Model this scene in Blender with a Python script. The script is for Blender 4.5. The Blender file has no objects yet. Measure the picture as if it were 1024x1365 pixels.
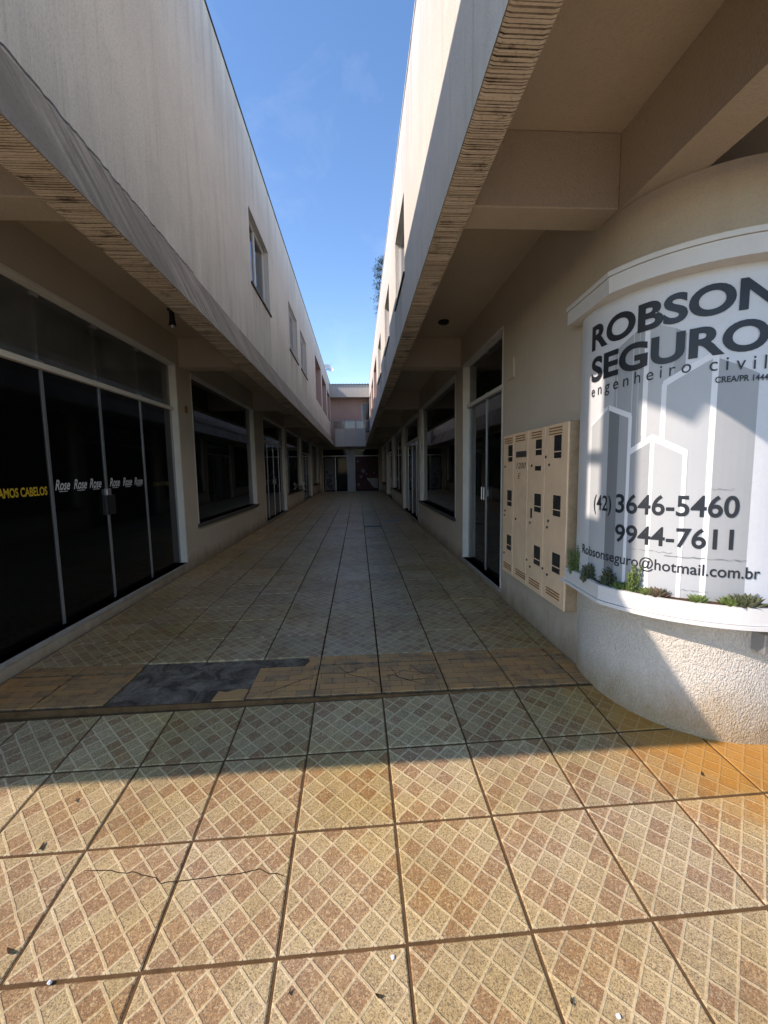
import bpy, bmesh, math, random
from mathutils import Vector, Matrix
random.seed(7)
R = math.radians
scene = bpy.context.scene
col = scene.collection

# ---------------------------------------------------------------- camera
H = 1.5
F_PX, YAW, PITCH, ROLL = 563.2, 0.0592, 0.1012, 0.0160
cam_d = bpy.data.cameras.new('camera'); cam = bpy.data.objects.new('camera', cam_d); col.objects.link(cam)
cam_d.sensor_fit = 'HORIZONTAL'; cam_d.sensor_width = 36.0; cam_d.lens = 36.0 * F_PX / 1024.0
cam_d.clip_start = 0.05; cam_d.clip_end = 2000
fw = Vector((math.sin(YAW) * math.cos(PITCH), math.cos(YAW) * math.cos(PITCH), -math.sin(PITCH)))
r0 = Vector((math.cos(YAW), -math.sin(YAW), 0)); d0 = fw.cross(r0)
rt = math.cos(ROLL) * r0 + math.sin(ROLL) * d0; dn = -math.sin(ROLL) * r0 + math.cos(ROLL) * d0
M = Matrix((rt, -dn, -fw)).transposed().to_4x4(); M.translation = (0, 0, H)
cam.matrix_world = M
scene.camera = cam

# ---------------------------------------------------------------- sky, sun, exposure
SUN = Vector((1.13, 0.35, -1.0)).normalized()          # direction the light travels
elev = math.asin(-SUN.z); az = math.atan2(-SUN.x, -SUN.y)   # clockwise from +Y
w = bpy.data.worlds.new('World'); scene.world = w; w.use_nodes = True
nt = w.node_tree; nt.nodes.clear()
out = nt.nodes.new('ShaderNodeOutputWorld'); bg = nt.nodes.new('ShaderNodeBackground')
sky = nt.nodes.new('ShaderNodeTexSky'); sky.sky_type = 'NISHITA'; sky.sun_disc = False
sky.sun_elevation = elev; sky.sun_rotation = az; sky.air_density = 1.0; sky.dust_density = 0.15; sky.ozone_density = 2.2
sky.altitude = 900
tc = nt.nodes.new('ShaderNodeTexCoord'); mp = nt.nodes.new('ShaderNodeMapping'); mp.inputs['Scale'].default_value = (2.2, 0.9, 3.4)
cn = nt.nodes.new('ShaderNodeTexNoise'); cn.inputs['Scale'].default_value = 2.6; cn.inputs['Detail'].default_value = 7; cn.inputs['Roughness'].default_value = 0.62; cn.inputs['Distortion'].default_value = 0.5
cr = nt.nodes.new('ShaderNodeValToRGB'); cr.color_ramp.elements[0].position = 0.5; cr.color_ramp.elements[1].position = 0.85
cr.color_ramp.elements[1].color = (0.045, 0.045, 0.045, 1)
mx = nt.nodes.new('ShaderNodeMix'); mx.data_type = 'RGBA'; mx.inputs['B'].default_value = (7, 7.3, 7.6, 1)
L = nt.links
L.new(tc.outputs['Generated'], mp.inputs['Vector']); L.new(mp.outputs['Vector'], cn.inputs['Vector']); L.new(cn.outputs['Fac'], cr.inputs['Fac'])
L.new(cr.outputs['Color'], mx.inputs['Factor']); hs = nt.nodes.new('ShaderNodeHueSaturation'); hs.inputs['Saturation'].default_value = 1.2; hs.inputs['Value'].default_value = 0.88; L.new(sky.outputs['Color'], hs.inputs['Color']); L.new(hs.outputs['Color'], mx.inputs['A']); L.new(mx.outputs['Result'], bg.inputs['Color'])
L.new(bg.outputs['Background'], out.inputs['Surface'])
bg.inputs['Strength'].default_value = 0.15
sun_d = bpy.data.lights.new('sun', 'SUN'); sun_d.energy = 2.05; sun_d.angle = R(0.55); sun_d.color = (1.0, 0.985, 0.955)
sun = bpy.data.objects.new('sun', sun_d); col.objects.link(sun)
sun.rotation_mode = 'QUATERNION'; sun.rotation_quaternion = SUN.to_track_quat('-Z', 'Y'); sun.location = (-10, -4, 14)
scene.view_settings.view_transform = 'Standard'; scene.view_settings.look = 'None'
scene.view_settings.exposure = 1.4; scene.view_settings.gamma = 1.0; scene.view_settings.use_curve_mapping = False
scene.view_settings.use_white_balance = True; scene.view_settings.white_balance_temperature = 7700; scene.view_settings.white_balance_tint = 20
scene.render.engine = 'CYCLES'
scene.cycles.max_bounces = 10; scene.cycles.diffuse_bounces = 6; scene.cycles.glossy_bounces = 4; scene.cycles.transparent_max_bounces = 10

# ---------------------------------------------------------------- node helper
class G:
    def __init__(s, name):
        s.m = bpy.data.materials.new(name); s.m.use_nodes = True
        s.t = s.m.node_tree; s.t.nodes.clear()
        s.out = s.t.nodes.new('ShaderNodeOutputMaterial')
        s.b = s.t.nodes.new('ShaderNodeBsdfPrincipled'); s.t.links.new(s.b.outputs[0], s.out.inputs['Surface'])
    def n(s, ty, **kw):
        x = s.t.nodes.new(ty)
        for k, v in kw.items(): setattr(x, k, v)
        return x
    def set(s, sock, v):
        if hasattr(v, 'is_output'): s.t.links.new(v, sock)
        elif isinstance(v, (tuple, list)) and len(v) == 3 and sock.type == 'RGBA': sock.default_value = (*v, 1)
        else: sock.default_value = v
    def pos(s): return s.n('ShaderNodeNewGeometry').outputs['Position']
    def obj(s): return s.n('ShaderNodeTexCoord').outputs['Object']
    def uv(s): return s.n('ShaderNodeTexCoord').outputs['UV']
    def rnd(s): return s.n('ShaderNodeObjectInfo').outputs['Random']
    def map(s, v, sc=(1, 1, 1), loc=(0, 0, 0), rot=(0, 0, 0)):
        x = s.n('ShaderNodeMapping'); s.set(x.inputs['Vector'], v); x.inputs['Scale'].default_value = sc; x.inputs['Location'].default_value = loc; x.inputs['Rotation'].default_value = rot
        return x.outputs[0]
    def noise(s, v, sc, det=4, rough=0.55, dist=0.0):
        x = s.n('ShaderNodeTexNoise'); s.set(x.inputs['Vector'], v); x.inputs['Scale'].default_value = sc; x.inputs['Detail'].default_value = det; x.inputs['Roughness'].default_value = rough; x.inputs['Distortion'].default_value = dist
        return x.outputs['Fac']
    def white(s, v):
        x = s.n('ShaderNodeTexWhiteNoise', noise_dimensions='3D'); s.set(x.inputs['Vector'], v); return x.outputs['Value']
    def math(s, op, a, b=0.0, c=0.0):
        x = s.n('ShaderNodeMath', operation=op); s.set(x.inputs[0], a); s.set(x.inputs[1], b)
        if len(x.inputs) > 2: s.set(x.inputs[2], c)
        return x.outputs[0]
    def rng(s, v, a, b, c=0.0, d=1.0, smooth=False):
        x = s.n('ShaderNodeMapRange'); x.clamp = True
        if smooth: x.interpolation_type = 'SMOOTHSTEP'
        s.set(x.inputs['Value'], v)
        for k, q in zip(('From Min', 'From Max', 'To Min', 'To Max'), (a, b, c, d)): s.set(x.inputs[k], q)
        return x.outputs['Result']
    def mix(s, f, a, b, mode='MIX'):
        x = s.n('ShaderNodeMix', data_type='RGBA', blend_type=mode); s.set(x.inputs['Factor'], f); s.set(x.inputs['A'], a); s.set(x.inputs['B'], b)
        return x.outputs['Result']
    def sep(s, v):
        x = s.n('ShaderNodeSeparateXYZ'); s.set(x.inputs[0], v); return x.outputs
    def comb(s, a, b, c=0.0):
        x = s.n('ShaderNodeCombineXYZ'); s.set(x.inputs[0], a); s.set(x.inputs[1], b); s.set(x.inputs[2], c); return x.outputs[0]
    def bump(s, h, strength=0.5, dist=0.01, normal=None):
        x = s.n('ShaderNodeBump'); s.set(x.inputs['Height'], h); x.inputs['Strength'].default_value = strength; x.inputs['Distance'].default_value = dist
        if normal is not None: s.t.links.new(normal, x.inputs['Normal'])
        return x.outputs[0]
    def done(s, color=None, rough=0.8, normal=None, spec=0.3, metal=0.0, **kw):
        if color is not None: s.set(s.b.inputs['Base Color'], color)
        s.set(s.b.inputs['Roughness'], rough); s.b.inputs['Metallic'].default_value = metal
        s.b.inputs['Specular IOR Level'].default_value = spec
        if normal is not None: s.t.links.new(normal, s.b.inputs['Normal'])
        return s.m

def stucco(name, base, kind='grain', stain=0.35, dirt=None, bump=0.5):
    g = G(name); p = g.pos()
    big = g.noise(p, 0.7, 5, 0.6); fine = g.noise(p, 70, 3, 0.6)
    streak = g.noise(g.map(p, (5, 5, 0.22)), 1.6, 5, 0.65)
    c = g.mix(g.rng(big, 0.35, 0.7), base, tuple(x * 0.86 for x in base))
    c = g.mix(g.math('MULTIPLY', g.rng(streak, 0.52, 0.75), stain), c, (base[0] * 0.45, base[1] * 0.43, base[2] * 0.38))
    c = g.mix(g.math('MULTIPLY', g.rng(fine, 0.5, 0.68), 0.5 if kind == 'scratch' else 0.2), c, tuple(x * 0.55 for x in base))
    if kind == 'scratch':
        a = g.noise(g.map(p, (70, 70, 5)), 1.0, 4, 0.6); b = g.noise(p, 55, 3, 0.6)
        h = g.math('ADD', g.math('MULTIPLY', a, 0.8), g.math('MULTIPLY', b, 0.6)); nm = g.bump(h, bump, 0.012)
        c = g.mix(g.math('MULTIPLY', g.rng(a, 0.55, 0.75), 0.35), c, tuple(x * 0.55 for x in base))
    elif kind == 'worm':
        v = g.n('ShaderNodeTexVoronoi', feature='SMOOTH_F1'); dn = g.noise(p, 14, 2)
        g.set(v.inputs['Vector'], g.map(p, (1, 1, 0.55))); v.inputs['Scale'].default_value = 120
        a = g.noise(g.map(p, (1, 1, 0.6)), 78, 2, 0.5, 1.4)
        h = g.math('ADD', a, g.math('MULTIPLY', v.outputs['Distance'], 0.5)); nm = g.bump(g.rng(h, 0.45, 0.95), bump, 0.009)
    else:
        h = g.math('ADD', g.noise(p, 90, 3, 0.6), g.math('MULTIPLY', g.noise(p, 22, 3), 0.5)); nm = g.bump(h, bump, 0.008)
    if kind == 'scratch':
        q = g.sep(p); dr = g.noise(g.map(p, (1, 4.5, 0.18)), 1.0, 5, 0.7); blot = g.noise(g.map(p, (1, 1, 1.4)), 1.9, 6, 0.7)
        c = g.mix(g.math('MULTIPLY', g.math('MULTIPLY', g.rng(q[2], 5.6, 7.25), g.rng(dr, 0.47, 0.68)), 0.5), c, tuple(x * 0.42 for x in base))
        c = g.mix(g.math('MULTIPLY', g.rng(blot, 0.55, 0.72), 0.22), c, tuple(x * 0.6 for x in base))
        c = g.mix(g.math('MULTIPLY', g.math('MULTIPLY', g.rng(q[2], 4.3, 3.66), g.rng(dr, 0.42, 0.62)), 0.4), c, tuple(x * 0.45 for x in base))
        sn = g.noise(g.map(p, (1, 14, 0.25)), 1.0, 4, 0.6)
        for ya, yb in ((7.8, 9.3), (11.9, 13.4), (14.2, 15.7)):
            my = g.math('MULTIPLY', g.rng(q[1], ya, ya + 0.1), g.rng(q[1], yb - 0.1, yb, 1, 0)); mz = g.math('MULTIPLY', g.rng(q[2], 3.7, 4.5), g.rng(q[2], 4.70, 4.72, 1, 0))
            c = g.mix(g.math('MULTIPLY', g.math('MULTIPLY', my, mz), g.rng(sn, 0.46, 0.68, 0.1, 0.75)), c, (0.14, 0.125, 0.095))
    if dirt:
        z = g.sep(p)[2]; dn2 = g.noise(g.map(p, (1, 1, 0.5)), 5, 5, 0.7)
        f = g.math('MULTIPLY', g.rng(g.math('ADD', z, g.math('MULTIPLY', dn2, -0.42)), -0.22, 0.05, 1, 0), 0.75)
        c = g.mix(f, c, dirt)
    return g.done(c, 0.9, nm, 0.15)

def plain(name, c, rough=0.6, spec=0.3, metal=0.0, var=0.12, sc=6):
    g = G(name); p = g.pos(); n = g.noise(p, sc, 5, 0.65)
    cc = g.mix(g.rng(n, 0.35, 0.7), c, tuple(x * (1 - var) for x in c))
    f = g.noise(p, sc * 14, 2); cc = g.mix(g.math('MULTIPLY', g.rng(f, 0.55, 0.75), var), cc, tuple(x * 0.5 for x in c))
    return g.done(cc, g.rng(n, 0.3, 0.7, rough * 0.85, min(1, rough * 1.15)), None, spec, metal)

def glass(name, tint, ior=1.45, rough=0.02, dust_lift=0.04):
    g = G(name); t = g.t
    tr = g.n('ShaderNodeBsdfTransparent'); tr.inputs[0].default_value = (*tint, 1)
    gl = g.n('ShaderNodeBsdfGlossy'); gl.inputs['Color'].default_value = (0.95, 0.97, 1, 1); gl.inputs['Roughness'].default_value = rough
    gl.inputs['Normal'].default_value = (0, 0, 0)
    fr = g.n('ShaderNodeFresnel'); fr.inputs['IOR'].default_value = ior
    nb = g.bump(g.noise(g.pos(), 1.3, 2), 0.04, 0.02); t.links.new(nb, gl.inputs['Normal'])
    a = g.n('ShaderNodeMixShader'); t.links.new(fr.outputs[0], a.inputs[0]); t.links.new(tr.outputs[0], a.inputs[1]); t.links.new(gl.outputs[0], a.inputs[2])
    df = g.n('ShaderNodeBsdfDiffuse'); df.inputs[0].default_value = (0.35, 0.34, 0.32, 1)
    b = g.n('ShaderNodeMixShader'); t.links.new(g.rng(g.noise(g.pos(), 3, 6, 0.7), 0.4, 0.75, dust_lift * 0.3, dust_lift), b.inputs[0]); t.links.new(a.outputs[0], b.inputs[1]); t.links.new(df.outputs[0], b.inputs[2])
    t.links.new(b.outputs[0], g.out.inputs['Surface']); t.nodes.remove(g.b)
    return g.m

def tile_mat(name, ramp=False):
    g = G(name); uv = g.uv(); xyz = g.sep(uv); rnd = g.rnd(); p = g.pos()
    D = 0.0757 * math.sqrt(2)
    wob = g.math('MULTIPLY', g.math('SUBTRACT', g.noise(uv, 12, 2), 0.5), 0.10)
    u = g.math('ADD', g.math('DIVIDE', g.math('ADD', xyz[0], xyz[1]), D), wob); v = g.math('SUBTRACT', g.math('DIVIDE', g.math('SUBTRACT', xyz[0], xyz[1]), D), wob)
    fu = g.math('ABSOLUTE', g.math('SUBTRACT', g.math('FRACT', u), 0.5)); fv = g.math('ABSOLUTE', g.math('SUBTRACT', g.math('FRACT', v), 0.5))
    edge = g.math('MAXIMUM', fu, fv)
    nz = g.noise(p, 60, 3, 0.6)
    line = g.rng(g.math('ADD', edge, g.math('MULTIPLY', g.math('SUBTRACT', nz, 0.5), 0.05)), 0.415, 0.46, 0, 1, True)
    cell = g.comb(g.math('FLOOR', u), g.math('FLOOR', v), g.math('MULTIPLY', g.math('FLOOR', g.math('MULTIPLY', rnd, 24)), 3.7))
    w = g.white(cell); w2 = g.white(g.map(cell, (1, 1, 1), (17.3, 5.1, 2.2)))
    f1 = g.noise(p, 170, 3, 0.7, 0.8); f2 = g.noise(p, 75, 4, 0.7, 1.2)
    brown = g.mix(w2, (0.275, 0.14, 0.055), (0.355, 0.205, 0.085)); beige = g.mix(w2, (0.37, 0.262, 0.115), (0.435, 0.312, 0.14))
    c = g.mix(g.rng(w, 0.52, 0.56), beige, brown)
    c = g.mix(g.math('MULTIPLY', g.rng(f2, 0.5, 0.60), 0.65), c, (0.56, 0.41, 0.205))
    c = g.mix(g.math('MULTIPLY', g.rng(f1, 0.49, 0.58), 0.78), c, (0.13, 0.08, 0.042))
    c = g.mix(g.math('MULTIPLY', line, g.rng(f2, 0.3, 0.65, 0.35, 0.75)) , c, (0.60, 0.465, 0.25))
    hsv = g.n('ShaderNodeHueSaturation'); g.set(hsv.inputs['Color'], c); g.set(hsv.inputs['Value'], g.rng(rnd, 0, 1, 0.86, 1.1)); g.set(hsv.inputs['Saturation'], g.rng(g.noise(p, 0.9, 3), 0.3, 0.7, 0.85, 1.15))
    c = hsv.outputs['Color']
    worn = g.noise(p, 2.6, 5, 0.7); lum = g.n('ShaderNodeHueSaturation'); g.set(lum.inputs['Color'], c); lum.inputs['Saturation'].default_value = 0.72; lum.inputs['Value'].default_value = 1.12
    c = g.mix(g.math('MULTIPLY', g.rng(g.math('ADD', worn, g.math('MULTIPLY', g.math('SUBTRACT', rnd, 0.5), 0.25)), 0.45, 0.66), 0.25), c, lum.outputs['Color'])
    # worn grime patches and ochre iron stain beside the curved base
    gr = g.noise(p, 1.7, 6, 0.7)
    c = g.mix(g.math('MULTIPLY', g.rng(gr, 0.5, 0.72), 0.4), c, (0.22, 0.155, 0.09)); gr2 = g.noise(g.map(p, (1.0, 0.45, 1)), 4.5, 6, 0.72); c = g.mix(g.math('MULTIPLY', g.rng(gr2, 0.55, 0.7), 0.35), c, (0.17, 0.10, 0.05))
    px = g.sep(p)
    dx = g.math('SUBTRACT', px[0], 2.2); dy = g.math('SUBTRACT', px[1], 2.3); dd = g.math('SQRT', g.math('ADD', g.math('MULTIPLY', dx, dx), g.math('MULTIPLY', dy, dy)))
    st = g.rng(g.math('ADD', dd, g.math('MULTIPLY', g.math('SUBTRACT', g.noise(p, 3.5, 5, 0.65), 0.5), 0.9)), 0.55, 0.95, 1, 0)
    if not ramp:
        st = g.math('MULTIPLY', st, 0.0)
    c = g.mix(g.math('MULTIPLY', st, 0.72), c, (0.46, 0.20, 0.03))
    h = g.math('ADD', g.math('MULTIPLY', line, 1.0), g.math('ADD', g.math('MULTIPLY', f2, 0.5), g.math('MULTIPLY', f1, 0.35)))
    nm = g.bump(h, 0.6, 0.005)
    if ramp: return g.done(c, g.rng(f2, 0.3, 0.7, 0.55, 0.85), nm, 0.25)
    return g.done(c, g.rng(g.math('ADD', f2, gr), 0.7, 1.3, 0.30, 0.55), g.bump(h, 0.35, 0.004), 0.5)

def slate_mat():
    g = G('slate_look_tile'); uv = g.uv(); p = g.pos(); rnd = g.rnd()
    br = g.n('ShaderNodeTexBrick'); g.set(br.inputs['Vector'], g.map(uv, (1, 1, 1), (0.03, 0.02, 0), (0, 0, 0)))
    br.inputs['Scale'].default_value = 1; br.inputs['Brick Width'].default_value = 0.17; br.inputs['Row Height'].default_value = 0.075; br.inputs['Mortar Size'].default_value = 0.003
    br.inputs['Color1'].default_value = (0.56, 0.265, 0.085, 1); br.inputs['Color2'].default_value = (0.27, 0.165, 0.085, 1); br.inputs['Mortar'].default_value = (0.10, 0.07, 0.045, 1)
    n1 = g.noise(p, 14, 6, 0.7, 0.8); c = g.mix(g.rng(n1, 0.4, 0.7), br.outputs['Color'], (0.46, 0.26, 0.10))
    n2 = g.noise(p, 5, 5, 0.7); c = g.mix(g.math('MULTIPLY', g.rng(n2, 0.5, 0.7), 0.6), c, (0.11, 0.075, 0.05))
    nm = g.bump(g.math('ADD', g.noise(p, 40, 5, 0.7), g.math('MULTIPLY', br.outputs['Fac'], -0.6)), 0.6, 0.006)
    return g.done(c, 0.6, nm, 0.35)

def flare_mat():
    g = G('weathered_eave_render'); p = g.pos()
    q = g.map(p, (2.0, 9.0, 1.0)); s1 = g.noise(q, 1.0, 6, 0.7, 0.4); s2 = g.noise(g.map(p, (1, 1.1, 0.8)), 0.9, 5, 0.6); f = g.noise(p, 60, 3)
    c = g.mix(g.rng(s1, 0.36, 0.66), (0.50, 0.42, 0.33), (0.16, 0.13, 0.10)); c = g.mix(g.rng(s2, 0.42, 0.68), c, (0.25, 0.205, 0.155))
    c = g.mix(g.math('MULTIPLY', g.rng(f, 0.5, 0.7), 0.4), c, (0.1, 0.09, 0.08))
    return g.done(c, 0.92, g.bump(g.math('ADD', f, s1), 0.5, 0.008), 0.15)

def rib_mat(name, ca, cb, cut):
    g = G(name); p = g.pos()
    b = g.noise(g.map(p, (2.5, 2.5, 1)), 2.4, 6, 0.75); f = g.noise(p, 60, 3, 0.65); s = g.noise(g.map(p, (4, 40, 1)), 1.0, 3, 0.6)
    c = g.mix(g.rng(s, 0.38, 0.66), ca, cb); c = g.mix(g.rng(g.math('ADD', b, g.math('MULTIPLY', s, 0.35)), cut, cut + 0.16), c, (0.06, 0.046, 0.034))
    c = g.mix(g.math('MULTIPLY', g.rng(f, 0.5, 0.68), 0.35), c, tuple(x * 0.4 for x in cb))
    return g.done(c, 0.92, g.bump(f, 0.5, 0.006), 0.1)

def cement_mat():
    g = G('exposed_cement'); p = g.pos(); a = g.noise(p, 6, 6, 0.7, 0.8); b = g.noise(p, 45, 4, 0.7)
    c = g.mix(g.rng(a, 0.38, 0.65), (0.075, 0.056, 0.038), (0.26, 0.20, 0.14)); c = g.mix(g.math('MULTIPLY', g.rng(b, 0.5, 0.7), 0.5), c, (0.06, 0.05, 0.038))
    return g.done(c, 0.95, g.bump(g.math('ADD', a, b), 0.7, 0.012), 0.1)

def leaf_mat(name, a, b):
    g = G(name); n = g.noise(g.pos(), 40, 3); c = g.mix(g.rng(n, 0.35, 0.65), a, b)
    return g.done(c, 0.55, None, 0.35)

M_ = {}
M_['facade'] = stucco('upper_facade_render', (0.74, 0.695, 0.61), 'scratch', 0.38, bump=0.55)
M_['wall'] = stucco('beige_wall_render', (0.56, 0.475, 0.37), 'grain', 0.15, dirt=(0.20, 0.13, 0.07), bump=0.4)
M_['base'] = stucco('textured_base_render', (0.66, 0.61, 0.525), 'worm', 0.15, dirt=(0.34, 0.22, 0.09), bump=0.8)
M_['soffit'] = stucco('soffit_render', (0.57, 0.475, 0.37), 'grain', 0.1, bump=0.6)
M_['beam'] = stucco('beam_render', (0.54, 0.45, 0.35), 'worm', 0.1, bump=0.35)
M_['flare'] = flare_mat(); M_['rib'] = rib_mat('ribbed_drip_render', (0.70, 0.60, 0.48), (0.56, 0.465, 0.36), 0.74); M_['groove'] = rib_mat('shade_dirt_groove_render', (0.34, 0.27, 0.20), (0.17, 0.135, 0.10), 0.64); M_['cement'] = cement_mat()
M_['pink'] = stucco('pink_wall_render', (0.50, 0.36, 0.32), 'grain', 0.2, bump=0.3)
M_['greywall'] = stucco('grey_parapet_render', (0.50, 0.47, 0.43), 'grain', 0.3, bump=0.3)
M_['room'] = plain('shop_interior_paint', (0.60, 0.57, 0.52), 0.8, 0.1)
M_['white'] = plain('white_frame_paint', (0.74, 0.71, 0.64), 0.5, 0.35, sc=4)
M_['trim'] = plain('white_trim_paint', (0.70, 0.69, 0.66), 0.5, 0.35, var=0.08, sc=5)
M_['alu'] = plain('aluminium', (0.42, 0.43, 0.44), 0.35, 0.5, 0.7)
M_['darkmetal'] = plain('dark_metal', (0.03, 0.03, 0.032), 0.5, 0.4, 0.3)
M_['slate'] = plain('dark_stone_sill', (0.06, 0.055, 0.05), 0.55, 0.35)
M_['marble'] = plain('grey_stone_threshold', (0.33, 0.31, 0.28), 0.5, 0.35, var=0.3)
M_['film'] = plain('black_glass_film', (0.0035, 0.0035, 0.004), 0.06, 0.25, var=0.2)
M_['clear'] = glass('clear_shop_glass', (0.82, 0.85, 0.84), 1.5, 0.02, 0.10)
M_['transom'] = glass('lightened_transom_glass', (0.80, 0.83, 0.82), 1.5, 0.03, 0.30)  # pale film mixed in to lift the dark transom, in place of light
M_['tint'] = glass('tinted_shop_glass', (0.42, 0.44, 0.44))
M_['dark'] = glass('dark_shop_glass', (0.05, 0.05, 0.055), 1.55, 0.02, 0.05)
M_['endglass'] = glass('far_shop_glass', (0.35, 0.36, 0.36), 1.18, 0.05, 0.03)
M_['upglass'] = glass('upper_window_glass', (0.12, 0.13, 0.14), 1.9, 0.02, 0.05)
M_['tile'] = tile_mat('diamond_relief_tile'); M_['tile_r'] = tile_mat('diamond_relief_tile_entrance', True); M_['slatetile'] = slate_mat()
M_['grout'] = plain('brown_grout', (0.14, 0.078, 0.036), 0.9, 0.1, var=0.45, sc=9)
M_['grout_d'] = plain('dark_grout', (0.04, 0.03, 0.022), 0.9, 0.1, var=0.4, sc=9)
M_['paving'] = plain('pale_concrete_paving', (0.34, 0.30, 0.24), 0.9, 0.2, var=0.25, sc=3)
M_['asphalt'] = plain('street_asphalt', (0.11, 0.105, 0.10), 0.9, 0.2, var=0.3, sc=3)
M_['panel'] = plain('sign_vinyl_pale', (0.66, 0.68, 0.69), 0.38, 0.5, var=0.10, sc=3)
M_['v1'] = plain('sign_vinyl_light_grey', (0.47, 0.49, 0.495), 0.42, 0.4, var=0.06, sc=2)
M_['v2'] = plain('sign_vinyl_mid_grey', (0.36, 0.375, 0.38), 0.42, 0.4, var=0.06, sc=2)
M_['v3'] = plain('sign_vinyl_dark_grey', (0.20, 0.21, 0.212), 0.42, 0.4, var=0.06, sc=2)
M_['vw'] = plain('sign_vinyl_white', (0.80, 0.81, 0.81), 0.42, 0.4, var=0.03, sc=2)
M_['ink'] = plain('sign_vinyl_black', (0.022, 0.027, 0.033), 0.4, 0.4, var=0.1, sc=4)
M_['yellow'] = plain('yellow_lettering', (0.55, 0.36, 0.03), 0.5, 0.3)
M_['olive'] = plain('faded_yellow_lettering', (0.10, 0.085, 0.02), 0.5, 0.3)
M_['whitetxt'] = plain('white_lettering', (0.6, 0.6, 0.6), 0.5, 0.3)
M_['paper'] = plain('white_paper', (0.7, 0.7, 0.68), 0.8, 0.1)
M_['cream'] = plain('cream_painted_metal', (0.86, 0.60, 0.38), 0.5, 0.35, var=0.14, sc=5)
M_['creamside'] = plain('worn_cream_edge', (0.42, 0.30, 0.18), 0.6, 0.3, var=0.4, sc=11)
M_['rust'] = plain('rusty_louvre', (0.33, 0.15, 0.05), 0.8, 0.15, var=0.4, sc=20)
M_['slot'] = plain('smoked_slot_window', (0.035, 0.033, 0.032), 0.25, 0.4)
M_['soil'] = plain('planter_soil', (0.10, 0.065, 0.04), 0.95, 0.1, var=0.5, sc=30)
M_['leafg'] = leaf_mat('succulent_green', (0.07, 0.11, 0.03), (0.16, 0.22, 0.06))
M_['leafd'] = leaf_mat('succulent_dark', (0.05, 0.065, 0.035), (0.11, 0.12, 0.06))
M_['leafp'] = leaf_mat('succulent_reddish', (0.14, 0.08, 0.06), (0.10, 0.11, 0.05))
M_['pine'] = leaf_mat('pine_foliage', (0.025, 0.045, 0.018), (0.06, 0.085, 0.03))
M_['bark'] = plain('tree_bark', (0.10, 0.075, 0.055), 0.9, 0.1, var=0.4)
M_['dish'] = plain('dish_white_paint', (0.75, 0.75, 0.74), 0.5, 0.3)
M_['roof'] = plain('fibre_cement_roof', (0.36, 0.355, 0.34), 0.9, 0.1, var=0.3, sc=2)
M_['deadleaf'] = plain('dry_leaf', (0.05, 0.032, 0.018), 0.8, 0.1, var=0.4, sc=60)
M_['posterd'] = plain('poster_dark_red', (0.10, 0.035, 0.03), 0.6, 0.2, var=0.5, sc=5)
M_['posterg'] = plain('poster_grey', (0.20, 0.20, 0.205), 0.6, 0.2, var=0.5, sc=4)

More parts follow.
